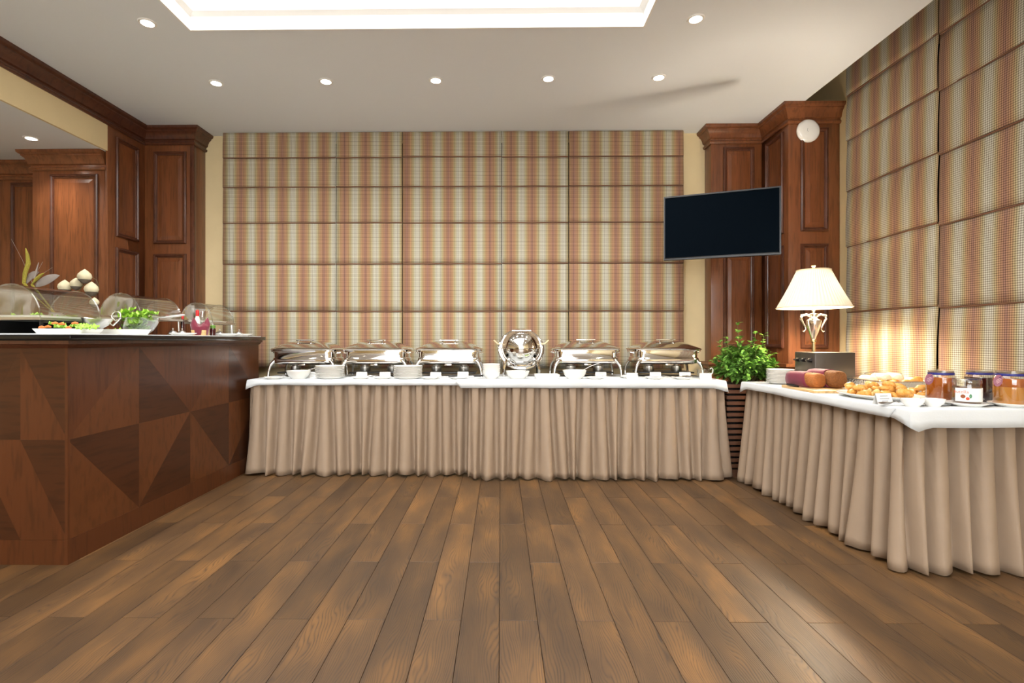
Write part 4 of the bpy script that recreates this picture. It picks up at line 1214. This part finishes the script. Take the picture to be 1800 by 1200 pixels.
bottle(356, 3.92, 'clear pepper shaker behind the red napkin', M['glass'], M['steel'], .017, .19, 'shaker')
bottle(321, 3.92, 'dark sauce bottle with a red cap beside the third display cover', M['darkjam'], M['red'], .014, .17)
jr = thing('preserve_jar', 'dark jar with a green top beside the red napkin', 'jar', (X(374, 3.82), 3.82, KC))
MB().lathe([(.0005, 0), (.02, .001), (.021, .05), (.017, .058), (.0005, .058)], 18).build('jar_body', M['darkjam'], jr)
MB().lathe([(.018, .056), (.019, .075), (.012, .08), (.0005, .08)], 16).build('top', M['leaf'], jr)

# ------------------------------------------------------------------ roll-top display cases
def display(px, y1, L, r, rz_, zb_, label, dark):
    xc = X(px, y1)
    t = thing('display_case', label, 'display case', (xc, y1 + L/2, KC), 0, 'roll-top display cases')
    zb_ -= KC; n = 24
    rim = MB().plan_sweep([(-r-.012, -L/2-.012), (r+.012, -L/2-.012), (r+.012, L/2+.012), (-r-.012, L/2+.012)], [(-.03, zb_-.014), (0, zb_-.014), (0, zb_), (-.03, zb_)], closed=True)
    rim.build('tray_rim', M['steel'], t, smooth=False)
    MB().box(-r-.005, r+.005, -L/2-.005, L/2+.005, zb_-.012, zb_-.008).build('tray', M['china'], t, smooth=False)
    if dark:
        b_ = MB(); b_.box(-r-.01, -r, -L/2, L/2, 0, zb_-.014); b_.box(r, r+.008, -L/2-.005, -L/2+.012, 0, zb_-.014); b_.box(-r, r, L/2-.012, L/2, 0, zb_-.014); b_.box(-r-.01, r+.03, -L/2-.01, L/2, 0, .006); b_.box(r, r+.008, L/2-.02, L/2, 0, zb_-.014)
        b_.build('base_frame', M['black'], t, smooth=False)
    else:
        for sx in (-1, 1):
            for sy in (-1, 1):
                MB().tube([(sx*(r-.005), sy*(L/2-.02), zb_-.014), (sx*(r+.0), sy*(L/2-.02), 0)], .006, 8).build('leg', M['steel'], t)
    arc = [(r*math.cos(PI*i/n), rz_*math.sin(PI*i/n)) for i in range(n+1)]
    vs_ = []
    for yy in (-L/2, -L/2+.004, 0, L/2-.004, L/2): vs_ += [(a_, yy, zb_ + b_) for a_, b_ in arc]
    m = MB().add(vs_, [(k_*(n+1)+i, k_*(n+1)+i+1, (k_+1)*(n+1)+i+1, (k_+1)*(n+1)+i) for k_ in range(4) for i in range(n)])
    m.add([(a_, L/2, zb_+b_) for a_, b_ in arc], [tuple(range(n+1))])
    m.add([(a_, -L/2, zb_+b_) for a_, b_ in arc], [tuple(range(n+1))])
    cv = m.build('roll_cover', M['acrylic'], t, ang=40)
    for yy in (-L/2, L/2):
        MB().tube([(a_*1.01, yy, zb_ + b_*1.01) for a_, b_ in arc], .004, 6).build('cover_edge', M['acrylic'], cv)
    MB().tube([(-.05, 0, zb_+rz_+.004), (-.05, .0, zb_+rz_+.006)], .005, 6).build('pivot', M['steel'], cv)
    return xc
xd = display(18, 2.76, .42, .165, .180, 1.193, 'clear roll-top display case on a black stand before the dried flowers', True)
xd2 = display(211, 3.45, .44, .14, .160, 1.225, 'clear roll-top display case behind the glass bowl of lettuce', False)
xd3 = display(345, 3.98, .32, .125, .150, 1.210, 'clear roll-top display case at the far end of the counter', False)
def dish_in(x, y, z, label, hx_, hy_):
    o = MB().loft([rrect(hx_*.85, hy_*.85, 0, .01), rrect(hx_, hy_, .022, .012), rrect(hx_*.96, hy_*.96, .022, .01), rrect(hx_*.84, hy_*.84, .005, .01)]).build('deli_tray', M['china'], ang=40)
    o.location = (x, y, z); return tag(o, label, 'tray')
for x_, y_, z_0, lb, lb2 in ((xd, 2.97, 1.185, 'white tray of greens inside the display case on the black stand', 'salad leaf inside the display case on the black stand'), (xd2, 3.67, 1.217, 'white tray of greens inside the case behind the glass bowl', 'salad leaf inside the display case behind the glass bowl')):
    dish_in(x_, y_, z_0, lb, .12, .17)
    rs_ = Rest(rect_dish(x_, y_, z_0, .12, .17, .022, .005, .84, .96))
    for i in range(7):
        lettuce(x_ + (-.045, .05, .0)[i % 3], y_ - .115 + i*.038, rs_, lb2, lb2.replace('leaf', 'leaves'), .7, .25, .004)
dish_in(xd3, 4.14, 1.202, 'white tray of cheese inside the case at the far counter end', .10, .12)
chm = MB().box(-.012, .012, -.012, .012, 0, .02).mesh('cheese_cube', M['pastry2'], bevel=.002)
for i in range(10):
    o = link('cheese_cube', chm, None, (xd3 - .07 + (i % 5)*.035, 4.09 + (i//5)*.05, 1.207)); o.rotation_euler.z = random.uniform(0, 1.5)
    tag(o, 'pale cheese cube inside the display case at the far counter end', 'cheese', 'cheese cubes in the far case')

# ------------------------------------------------------------------ dried flower arrangement
fy = 3.80
M['bud_shade'] = plain('bud_shade_grey', srgb(112, 100, 88), .85, noise=.3, nscale=60)  # lower shading of the buds, put into the colour of a grey cup
fa = thing('dried_flower_arrangement', 'dried arrangement of yellow spikes, grey leaves and cream buds behind the display cases', 'flower arrangement', (X(100, fy), fy, KZ))
def fl_(px, py, dy=0):
    q_ = ay(px, py, fy+dy); return (q_.x - X(100, fy), dy, q_.z - KZ)
MB().lathe([(.0005, 0), (.07, .001), (.085, .04), (.09, .09), (.07, .14), (.045, .17), (.05, .18), (.04, .18), (.0005, .1)], 24).build('vase', M['greyleaf'], fa)
MB().tube([(0, 0, .16), fl_(60, 520), fl_(42, 497), fl_(44, 480), fl_(50, 462), fl_(48, 448), fl_(45, 436)], [.004, .005, .011, .014, .015, .011, .003], 10).build('flower_spike', M['spike'], fa, ang=60)
MB().tube([(0, 0, .16), fl_(56, 500, -.03), fl_(64, 490, -.03), fl_(72, 483, -.03), fl_(77, 480, -.03)], [.004, .008, .012, .009, .003], 10).build('flower_spike', M['spike'], fa, ang=60)
def broad(pts_, wd_):
    m = MB(); vs_ = []
    P_ = [Vector(p_) for p_ in bez(*pts_, 10)]
    for i, p_ in enumerate(P_):
        t = i/10; w_ = wd_*math.sin(PI*min(1, t*.98+.02))**.7
        for s, dz in ((-1, .15), (0, 0), (1, .15)): vs_.append((p_.x - s*w_*.25, p_.y - abs(s)*.006, p_.z + s*w_))
    m.add(vs_, [(i*3+k_, i*3+k_+1, (i+1)*3+k_+1, (i+1)*3+k_) for i in range(10) for k_ in range(2)])
    o = m.build('broad_leaf', M['greyleaf'], fa, ang=70); sm = o.modifiers.new('s', 'SOLIDIFY'); sm.thickness = .0015
broad([fl_(62, 503), fl_(74, 496), fl_(90, 488), fl_(106, 484)], .032)
broad([fl_(46, 500, .03), fl_(50, 488, .03), fl_(58, 482, .03), fl_(70, 478, .03)], .026)
MB().tube([fl_(60, 490), fl_(64, 475), fl_(68, 461)], [.004, .006, .002], 8).build('thin_blade', M['greyleaf'], fa)
for i, (px_, py_, r_) in enumerate(((149, 487, .05), (134, 500, .043), (161, 509, .05), (114, 505, .048), (166, 532, .034))):
    c_ = Vector(fl_(px_, py_, .0 if i % 2 else -.02))
    m = MB()
    m.lathe([(.0005, -r_*.95), (r_*.35, -r_*.85), (r_*.8, -r_*.35), (r_*.95, .05*r_), (r_*.85, r_*.45), (r_*.5, r_*.85), (r_*.2, r_*1.08), (.0005, r_*1.22)], 20)
    for k_ in range(len(m.v)):
        v = m.v[k_]; a = math.atan2(v[1], v[0]); f_ = 1 - .05*abs(math.sin(2.5*a))
        m.v[k_] = (v[0]*f_ + c_.x, v[1]*f_ + c_.y, v[2] + c_.z)
    b_ = m.build('seed_bud', M['bud'], fa, ang=60)
    MB().lathe([(.0005, -r_*1.0), (r_*.38, -r_*.9), (r_*.74, -r_*.52), (r_*.84, -r_*.36), (r_*.80, -r_*.36)], 20, c_).build('bud_shade', M['bud_shade'], b_, ang=60)
    MB().tube([c_ - Vector((0, 0, r_*.9)), c_*.6 + Vector((0, 0, .02)), (0.02, 0, .16)], .003, 6).build('stem', M['stem'], b_)
MB().tube([fl_(150, 540), fl_(168, 520), fl_(174, 505), fl_(170, 492), fl_(163, 488)], .0022, 6).build('curled_twig', M['stem'], fa)
for a_, b_ in ((75, 460), (92, 470), (20, 420)):
    MB().tube([fl_(58, 500, .02), fl_((58+a_)/2, (500+b_)/2-4, .02), fl_(a_, b_, .02)], .0009, 5).build('grass_blade', M['greyleaf'], fa)

# ================================================================== PASTRY TABLE
bd_z = CZ
bdx, bdy = 1.978, 3.235
bd = thing('cutting_board', 'pale wooden cutting board under the wrapped loaves', 'board', (bdx, bdy, bd_z), -.05)
MB().box(-.1225, .145, -.198, .188, 0, .017).build('board', M['board'], bd, bevel=.003)
MB().box(.145, .168, -.12, -.04, 0, .017).build('grip', M['board'], bd, bevel=.003)
BZ = bd_z + .017
def loaf(loc, rz, mat, label, nlabel, L=.24, hx_=.05, hz=.082, seed=1):
    rg_ = random.Random(seed)
    def sec(y, sx, sz, n=24, wob=0):
        out = []
        for i in range(n):
            a = 2*PI*i/n; ca, sa = math.cos(a), math.sin(a)
            e_ = .76
            x = sx*math.copysign(abs(ca)**e_, ca); z = sz*.5*math.copysign(abs(sa)**e_, sa)
            k_ = 1 + wob*rg_.uniform(-1, 1)
            out.append((x*k_, y, max(0, hz*.5 + z*k_)))
        return out
    m = MB().loft([sec(-L/2, hx_*.82, hz*.82), sec(-L/2+.006, hx_*.95, hz*.95), sec(-L/2+.03, hx_, hz), sec(0, hx_*1.02, hz*1.04), sec(L/2-.03, hx_, hz), sec(L/2, hx_*.8, hz*.8)])
    o = m.build('bread_loaf', mat, ang=50); o.location = loc; o.rotation_euler.z = rz; tag(o, label, 'bread')
    ys = [-L/2+.058, -L/2+.08, 0, L/2-.04, L/2, L/2+.02, L/2+.035]
    sc_ = [1.05, 1.06, 1.07, 1.08, .98, .6, .2]
    m2 = MB().loft([sec(y + (.008*math.sin(3) if 0 else 0), hx_*s, hz*s, wob=.025) for y, s in zip(ys, sc_)], cap0=False)
    # the front hem runs slanted
    for i in range(24):
        v = m2.v[i]; m2.v[i] = (v[0], v[1] + .022*math.sin(2*PI*i/24), v[2])
    p_ = m2.build('napkin', M['burgundy'], ang=60); p_.location = loc; p_.rotation_euler.z = rz
    sm = p_.modifiers.new('s', 'SOLIDIFY'); sm.thickness = .002; sm.offset = 1
    tag(p_, nlabel, 'napkin')
loaf((X(1416, 3.29), 3.29, BZ), .22, M['bread'], 'golden bread loaf with a cut end facing out, nearer the knife', 'burgundy napkin wrapped around the golden loaf', L=.22, hx_=.052, hz=.092, seed=2)
loaf((X(1452, 3.268), 3.268, BZ), .17, M['bread2'], 'dark seeded bread loaf beside the golden loaf', 'burgundy napkin wrapped around the dark seeded loaf', L=.22, hx_=.055, hz=.108, seed=5)
kn = thing('bread_knife', 'bread knife with a black handle lying on the cutting board', 'knife', (1.868, 3.235, BZ), 0)
MB().tube([(-.006, .115, .010), (-.003, .06, .010), (0, .005, .006)], [.009, .011, .007], 10, flat=.7).build('handle', M['black'], kn, ang=60)
MB().add([(-.007, .01, 0), (.009, .01, 0), (.048, -.165, 0), (.030, -.155, 0), (-.007, .01, .002), (.009, .01, .002), (.048, -.165, .002), (.030, -.155, .002)], [(0, 1, 2, 3), (4, 5, 6, 7), (0, 1, 5, 4), (1, 2, 6, 5), (2, 3, 7, 6), (3, 0, 4, 7)]).build('blade', M['steel'], kn, smooth=False)
# pastry tongs resting between board and tray
tongs((2.165, 3.0, CZ-.001), -.2, 'steel pastry tongs with curved jaws beside the cutting board', .2, False)

# croissants
def croissant_mesh(seed, mat, curl=1.0):
    rg_ = random.Random(seed); pts_ = []; rs = []
    n = 22
    for i in range(n+1):
        t = i/n*2-1; a = t*1.25*curl
        pts_.append((.036*math.sin(a), .036*(1-math.cos(a))*.9, .016 + .003*(1-t*t)))
        r = .021*(1-abs(t)**1.8)**.6 + .004
        r *= 1 + .10*(((i*1.0) % 3)/2-.5)
        rs.append(r)
    m = MB().tube(pts_, rs, 10)
    return m.mesh('croissant', mat, ang=50)
CM = [croissant_mesh(1, M['pastry']), croissant_mesh(2, M['pastry2'], .7), croissant_mesh(3, M['pastry'], 1.25)]
def bun_mesh():
    m = MB().lathe([(.0005, 0), (.026, .001), (.034, .01), (.032, .02), (.024, .028), (.013, .030), (.012, .026), (.0005, .025)], 18)
    for k_ in range(len(m.v)):
        v = m.v[k_]; a = math.atan2(v[1], v[0]); m.v[k_] = (v[0]*(1+.05*math.sin(5*a)), v[1]*(1+.05*math.sin(4*a)), v[2])
    return m.mesh('sweet_bun', M['pastry'], ang=60)
BM = bun_mesh()
def pastry(x, y, rest, label, group, kind=None, s=1.0, spots_=None):
    k_ = random.choice((0, 0, 1, 2, 2, 3)) if kind is None else kind
    nm = 'sweet_bun' if k_ == 3 else 'croissant'
    o = link(nm, BM if k_ == 3 else CM[k_], None, (x, y, 0))
    o.rotation_euler = (random.uniform(-.1, .1), random.uniform(-.1, .1), random.uniform(0, 6.28)); o.scale = (s, s, s)
    if spots_: rest.settle(o, spots_, .003)
    else: rest.drop(o, .003)
    return tag(o, ('golden croissant', 'pale straight croissant', 'tightly curled golden croissant', 'round golden bun')[k_] + ' ' + label, 'pastry', group + ', ' + ('golden', 'pale', 'curled', 'round')[k_])
plx, ply = 2.045, 2.80
pa, pb = .165, .225
op = MB().lathe([(.0005, .003), (.62, .002), (.64, 0), (.70, 0), (.74, .006), (.97, .020), (1, .024), (.99, .026), (.93, .022), (.66, .008), (.0005, .007)], 48, sx=pa, sy=pb).build('oval_platter', M['china'], ang=50)
op.location = (plx, ply, CZ2); op.rotation_euler.z = .12
tag(op, 'large oval white platter piled with small croissants', 'platter')
rg2 = random.Random(4)
spots = []
rs_ = Rest(round_dish(plx, ply, CZ2, [(0, .007), (.66, .008), (.93, .022), (1.0, .026), (1.005, .026)], pa, pb, .12))
for i in range(400):
    a = rg2.uniform(0, 2*PI); r = math.sqrt(rg2.random())*.86
    x_, y_ = r*math.cos(a)*pa*.9, r*math.sin(a)*pb*.9
    if all((x_-p_[0])**2 + (y_-p_[1])**2 > .0415**2 for p_ in spots): spots.append((x_, y_, r))
def oval_spots(rmax, n_=18):
    out = []
    for _ in range(n_):
        a_ = rg2.uniform(0, 2*PI); r_0 = math.sqrt(rg2.random())*rmax
        out.append((plx + r_0*math.cos(a_)*pa, ply + r_0*math.sin(a_)*pb, rg2.uniform(0, 2*PI)))
    return out
for i, (x_, y_, r) in enumerate(spots):
    pastry(plx + x_, ply + y_, rs_, 'lying on the oval platter', 'pastries on the oval platter', s=.75, spots_=oval_spots(.74))
for i in range(9):
    a = i*2.4; r = .22 + .45*math.sqrt(i/8)
    pastry(plx + r*math.cos(a)*pa, ply + r*math.sin(a)*pb, rs_, 'on top of the heap on the oval platter', 'top pastries on the oval platter', s=.75, spots_=oval_spots(.55))

# foil tray of larger pastries
fx0, fx1, fy0, fy1 = 2.235, 2.64, 3.03, 3.37
ft = thing('foil_tray', 'shallow foil tray of pastries in front of the toaster', 'tray', ((fx0+fx1)/2, (fy0+fy1)/2, CZ))
hx, hy = (fx1-fx0)/2, (fy1-fy0)/2
MB().loft([rrect(hx*.86, hy*.84, 0, .03), rrect(hx*.88, hy*.86, .002, .03), rrect(hx*.985, hy*.98, .066, .035), rrect(hx*.975, hy*.97, .066, .034), rrect(hx*.86, hy*.84, .005, .03)]).build('pan', M['foil'], ft, ang=30)
MB().loft([rrect(hx*.975, hy*.97, .066, .034), rrect(hx*1.03, hy*1.04, .067, .04), rrect(hx*1.03, hy*1.04, .072, .04), rrect(hx*.975, hy*.97, .070, .034)], False, False).build('rolled_rim', M['steel'], ft, ang=30)
sm_ = MB().loft([rrect(.06, .028, 0, .02), rrect(.066, .034, .012, .024), rrect(.062, .03, .03, .024), rrect(.045, .018, .038, .016)]).mesh('strudel_slice', M['pastry'], ang=50)
sm2 = MB().loft([rrect(.075, .03, 0, .02), rrect(.08, .036, .014, .026), rrect(.07, .03, .036, .024), rrect(.05, .018, .044, .016)]).mesh('bread_slice', M['paper'], ang=50)
rs_ = Rest(rect_dish((fx0+fx1)/2, (fy0+fy1)/2, CZ, hx, hy, .070, .005, .85, .975))
cells = [(i, j) for j in range(5) for i in range(3)] + [(1, 2)]
for n_, (i, j) in enumerate(cells):
    o = link('strudel_slice', sm_, None, ((fx0+fx1)/2 + (i-1)*.112, (fy0+fy1)/2 + (j-2)*.0555 + (.02 if n_ == 15 else 0), 0)); o.scale = (.76, .76, .76)
    o.rotation_euler = (random.uniform(-.04, .04), random.uniform(-.04, .04), random.uniform(-.02, .02) + (.5 if n_ == 15 else 0))
    rs_.drop(o, .0015)
    tag(o, 'golden strudel slice in the foil tray', 'pastry', 'strudel slices in the foil tray')
M['powder'] = plain('powdered_pastry', srgb(240, 226, 200), .7, noise=.12, nscale=30, bump=.3, bscale=60)
sm2.materials.clear(); sm2.materials.append(M['powder'])
for i in range(4):
    o = link('powdered_pastry', sm2, None, (fx0 + .085 + i*.078, fy1 - .105, 0)); o.rotation_euler = (random.uniform(-.05, .05), random.uniform(-.05, .05), PI/2 + random.uniform(-.12, .12)); o.scale = (.85, .85, .85)
    rs_.drop(o, .0015)
    tag(o, 'pale powdered pastry at the back of the foil tray', 'pastry', 'powdered pastries in the foil tray')
for i in range(5):
    pastry(fx0 + .055 + i*.074, fy0 + .075 + .012*(i % 2), rs_, 'on the slices in the foil tray', 'croissants in the foil tray', i % 3, s=.9)
st_ = spoon((fx1-.10, fy1-.05, 0), 1.75, 'steel serving spoon lying across the foil tray', L=.24); rs_.drop(st_, .002)

# second pastry plate and spatula
plate(.12, (2.345, 2.85, CZ2), 'white plate of flat pastries between the oval platter and the honey', None, 'pastry_plate')
rs_ = Rest(round_dish(2.345, 2.85, CZ2, [(0, .006), (.64, .0065), (.95, .0165), (1, .018), (1.01, .018)], .12, .12))
for i in range(9):
    a = 2*PI*i/8; r = .072 if i < 8 else 0
    pastry(2.345 + r*math.cos(a), 2.85 + r*math.sin(a), rs_, 'on the plate between the platter and the honey', 'pastries on the plate by the honey', (0, 2, 3)[i % 3], s=.78, spots_=[(2.345 + q_*math.cos(w_), 2.85 + q_*math.sin(w_), w_*3) for q_, w_ in [(.078*math.sqrt(rg2.random()), rg2.uniform(0, 6.28)) for _ in range(18)]])
sp_ = thing('cake_server', 'steel cake server lying beside the plate of pastries', 'cake server', (2.045, 2.545, CZ2-.0035), -1.85)
MB().box(-.025, .025, -.05, .05, .004, .006).build('blade', M['steel'], sp_, bevel=.0008)
MB().tube([(0, .05, .005), (0, .07, .012), (0, .14, .014)], [.005, .005, .007], 8).build('handle', M['steel'], sp_, ang=60)
card((X(1552, 2.53), 2.53, CZ2), .12, 'white name card standing before the oval platter of croissants', .082, .055)
spoon((X(1556, 2.468), 2.468, CZ2), -1.45, 'steel spoon lying in front of the croissant name card', L=.07)

# ramekins
rm = bowl_mesh(.047, .036, 'ramekin')
for px_, y_, lb in ((1604, 2.415, 'low white ramekin at the cloth corner, farther from the honey'), (1640, 2.42, 'low white ramekin at the cloth corner, closer to the honey')):
    tag(link('ramekin', rm, None, (X(px_, y_), y_, CZ2)), lb, 'ramekin')

# jars
def text_on_cyl(parent, txt, size, r, a0, z0, mat, name):
    cu = bpy.data.curves.new('t', 'FONT'); cu.body = txt; cu.size = size
    ob = bpy.data.objects.new('t', cu); COL.objects.link(ob)
    dg = bpy.context.evaluated_depsgraph_get(); me = bpy.data.meshes.new_from_object(ob.evaluated_get(dg))
    bpy.data.objects.remove(ob)
    bm = bmesh.new(); bm.from_mesh(me)
    bmesh.ops.subdivide_edges(bm, edges=[e_ for e_ in bm.edges if e_.calc_length() > size*.3], cuts=1)
    for v in bm.verts:
        a = a0 + v.co.x/r
        v.co = Vector((r*math.sin(a), -r*math.cos(a), z0 + v.co.y))
    bm.to_mesh(me); bm.free()
    me.materials.clear(); me.materials.append(mat)
    return link(name, me, parent)
def honey_jar(px_, y_, label, mat, r, h, tagside, rz=0, top=None):
    t = thing('honey_jar', label, 'jar', (X(px_, y_), y_, CZ2), rz)
    prof_ = [(.0005, .002), (r*.93, .0), (r, .006), (r, h*.74), (r*.97, h*.80), (r*.84, h*.86), (r*.82, h*.9)]
    MB().lathe(prof_, 32).build('glass_body', M['glass'], t, ang=50)
    MB().lathe([(.0005, .004), (r*.95, .004), (r*.97, .008), (r*.97, h*.70), (r*.93, h*.77), (.0005, h*.77)], 32).build('contents', mat, t, ang=50)
    MB().lathe([(r*.86, h*.84), (r*.88, h*.86), (r*.88, h*.90), (r*.86, h*.91)], 32).build('ribbon', M['bluering'], t, ang=50)
    MB().lathe([(r*.83, h*.90), (r*.86, h*.93), (r*.84, h*.985), (r*.6, h), (.0005, h)], 32).build('film_lid', M['glass'], t, ang=60)
    MB().lathe([(r*.80, h*.88), (r*.82, h*.95), (.0005, h*.955)], 28).build('lid', M['steel'], t, ang=60)
    if tagside:
        g = thing_tag = MB().lathe([(.0005, .0012), (.034, .0012), (.034, 0), (.0005, 0)], 28, sx=1, sy=.78).xf(Matrix.Translation((tagside*r*1.5, -r*.62, h*.72)) @ Matrix.Rotation(tagside*-.35, 4, 'Z') @ Matrix.Rotation(.3*tagside, 4, 'Y') @ Matrix.Rotation(PI/2, 4, 'X')).build('paper_tag', M['tag'], t, ang=30)
        pr_ = MB()
        for i, (w_, dz) in enumerate(((.034, .006), (.042, -.001), (.028, -.008))):
            pr_.box(-w_/2, w_/2, -.0022, -.0016, dz-.0014, dz+.0014)
        pr_.xf(Matrix.Translation((tagside*r*1.5, -r*.62, h*.72)) @ Matrix.Rotation(tagside*-.35, 4, 'Z') @ Matrix.Rotation(.3*tagside, 4, 'Y')).build('tag_print', M['tagink'], g, smooth=False)
        MB().tube([(tagside*r*.86, -.01, h*.88), (tagside*r*1.1, -r*.45, h*.84), (tagside*r*1.36, -r*.62, h*.80)], .0018, 6).build('tag_string', M['bluering'], t)
    return t
for px_, y_, lb, r_ in ((1699, 2.44, 'small white plate under the chocolate spread jar', .082), (1778, 2.425, 'small white plate under the amber honey jar', .085)):
    plate(r_, (X(px_, y_), y_, CZ2), lb, None, 'small_plate')
honey_jar(1654, 2.63, 'glass jar of reddish honey with a mauve tag beside the pastry plate', M['honey'], .0605, .165, -1)
honey_jar(1722, 2.64, 'glass jar of dark jam behind the chocolate spread', M['darkjam'], .0605, .165, 0)
hj = honey_jar(1775, 2.425, 'glass jar of amber honey with a mauve tag standing on a white plate', M['amber'], .060, .162, -1)
hj.location.z += .007
dk_ = MB().lathe([(.0575, .085), (.0588, .087), (.0588, .115), (.0565, .125)], 30).build('dark_layer', M['honey'], hj, ang=50)
nj = thing('spread_jar', 'jar of chocolate hazelnut spread with a white label on a plate', 'jar', (X(1699, 2.44), 2.44, CZ2+.007), 0)
r_ = .0545
def sqr(k_, z): return [(r_*k_*(1+.0*abs(math.cos(2*a)))*math.cos(a), r_*k_*.94*math.sin(a), z) for a in [2*PI*i/36 for i in range(36)]]
MB().loft([sqr(.9, 0), sqr(.97, .004), sqr(1, .02), sqr(1, .082), sqr(.97, .094), sqr(.98, .105), sqr(.99, .118)]).build('glass_body', M['glass'], nj, ang=50)
MB().loft([sqr(.87, .002), sqr(.96, .008), sqr(.96, .082), sqr(.9, .088)]).build('contents', M['choc'], nj, ang=50)
MB().lathe([(.0555, .018), (.0557, .019), (.0557, .079), (.0555, .08)], 40, arc=(-PI*.98, PI*.0)).build('paper_label', M['paper'], nj, ang=60)
MB().lathe([(.0535, .10), (.0545, .112), (.05, .122), (.0005, .121)], 30).build('film_lid', M['glass'], nj, ang=60)
text_on_cyl(nj, 'nutella', .0215, .0560, -1.62, .056, M['orange_ink'], 'brand_lettering')
MB().lathe([(.0005, .0), (.009, .0)], 14).xf(Matrix.Rotation(-.95, 4, 'Z') @ Matrix.Translation((0, -.0562, .042)) @ Matrix.Rotation(PI/2, 4, 'X')).build('nut_print', M['brown_ink'], nj)
MB().lathe([(.0005, .0), (.007, .0)], 14).xf(Matrix.Rotation(-.66, 4, 'Z') @ Matrix.Translation((0, -.0563, .032)) @ Matrix.Rotation(PI/2, 4, 'X')).build('bread_print', M['orange_ink'], nj)
MB().lathe([(.0005, .0), (.005, .0)], 14, sx=1, sy=2).xf(Matrix.Rotation(-.48, 4, 'Z') @ Matrix.Translation((0, -.0564, .044)) @ Matrix.Rotation(PI/2, 4, 'X')).build('leaf_print', M['green_ink'], nj)
pr_ = MB()
for i in range(8):
    k0 = len(pr_.v)
    pr_.box(-.007, .007, -.0563, -.0562, .036+i*.0045, .0375+i*.0045).xf(Matrix.Rotation(.72, 4, 'Z'), k0)
pr_.build('small_print', M['ink'], nj, smooth=False)
xs_ = X(1699, 2.44)
spoon((xs_+.075, 2.47, CZ2+.011), -1.0, 'steel spoon lying between the spread jar and the dark jam', L=.09)
spoon((xs_-.03, 2.55, CZ2-.002), -1.5, 'steel spoon lying behind the spread jar', L=.10)

# things on the lapped cloths stand one cloth higher than the rest of their table
bpy.context.view_layer.update()
for o in list(COL.objects):
    if o.parent or o.get('category') in (None, 'table', 'tablecloth', 'table skirt', 'plant', 'planter'): continue
    p_ = o.location
    if .74 < p_.z < 1.0:
        if -.33 < p_.x < 1.76 and 3.9 < p_.y < 4.75: o.location.z += .0035
        elif 1.8 < p_.x < 2.8 and 2.2 < p_.y < 2.475: o.location.z += .0045
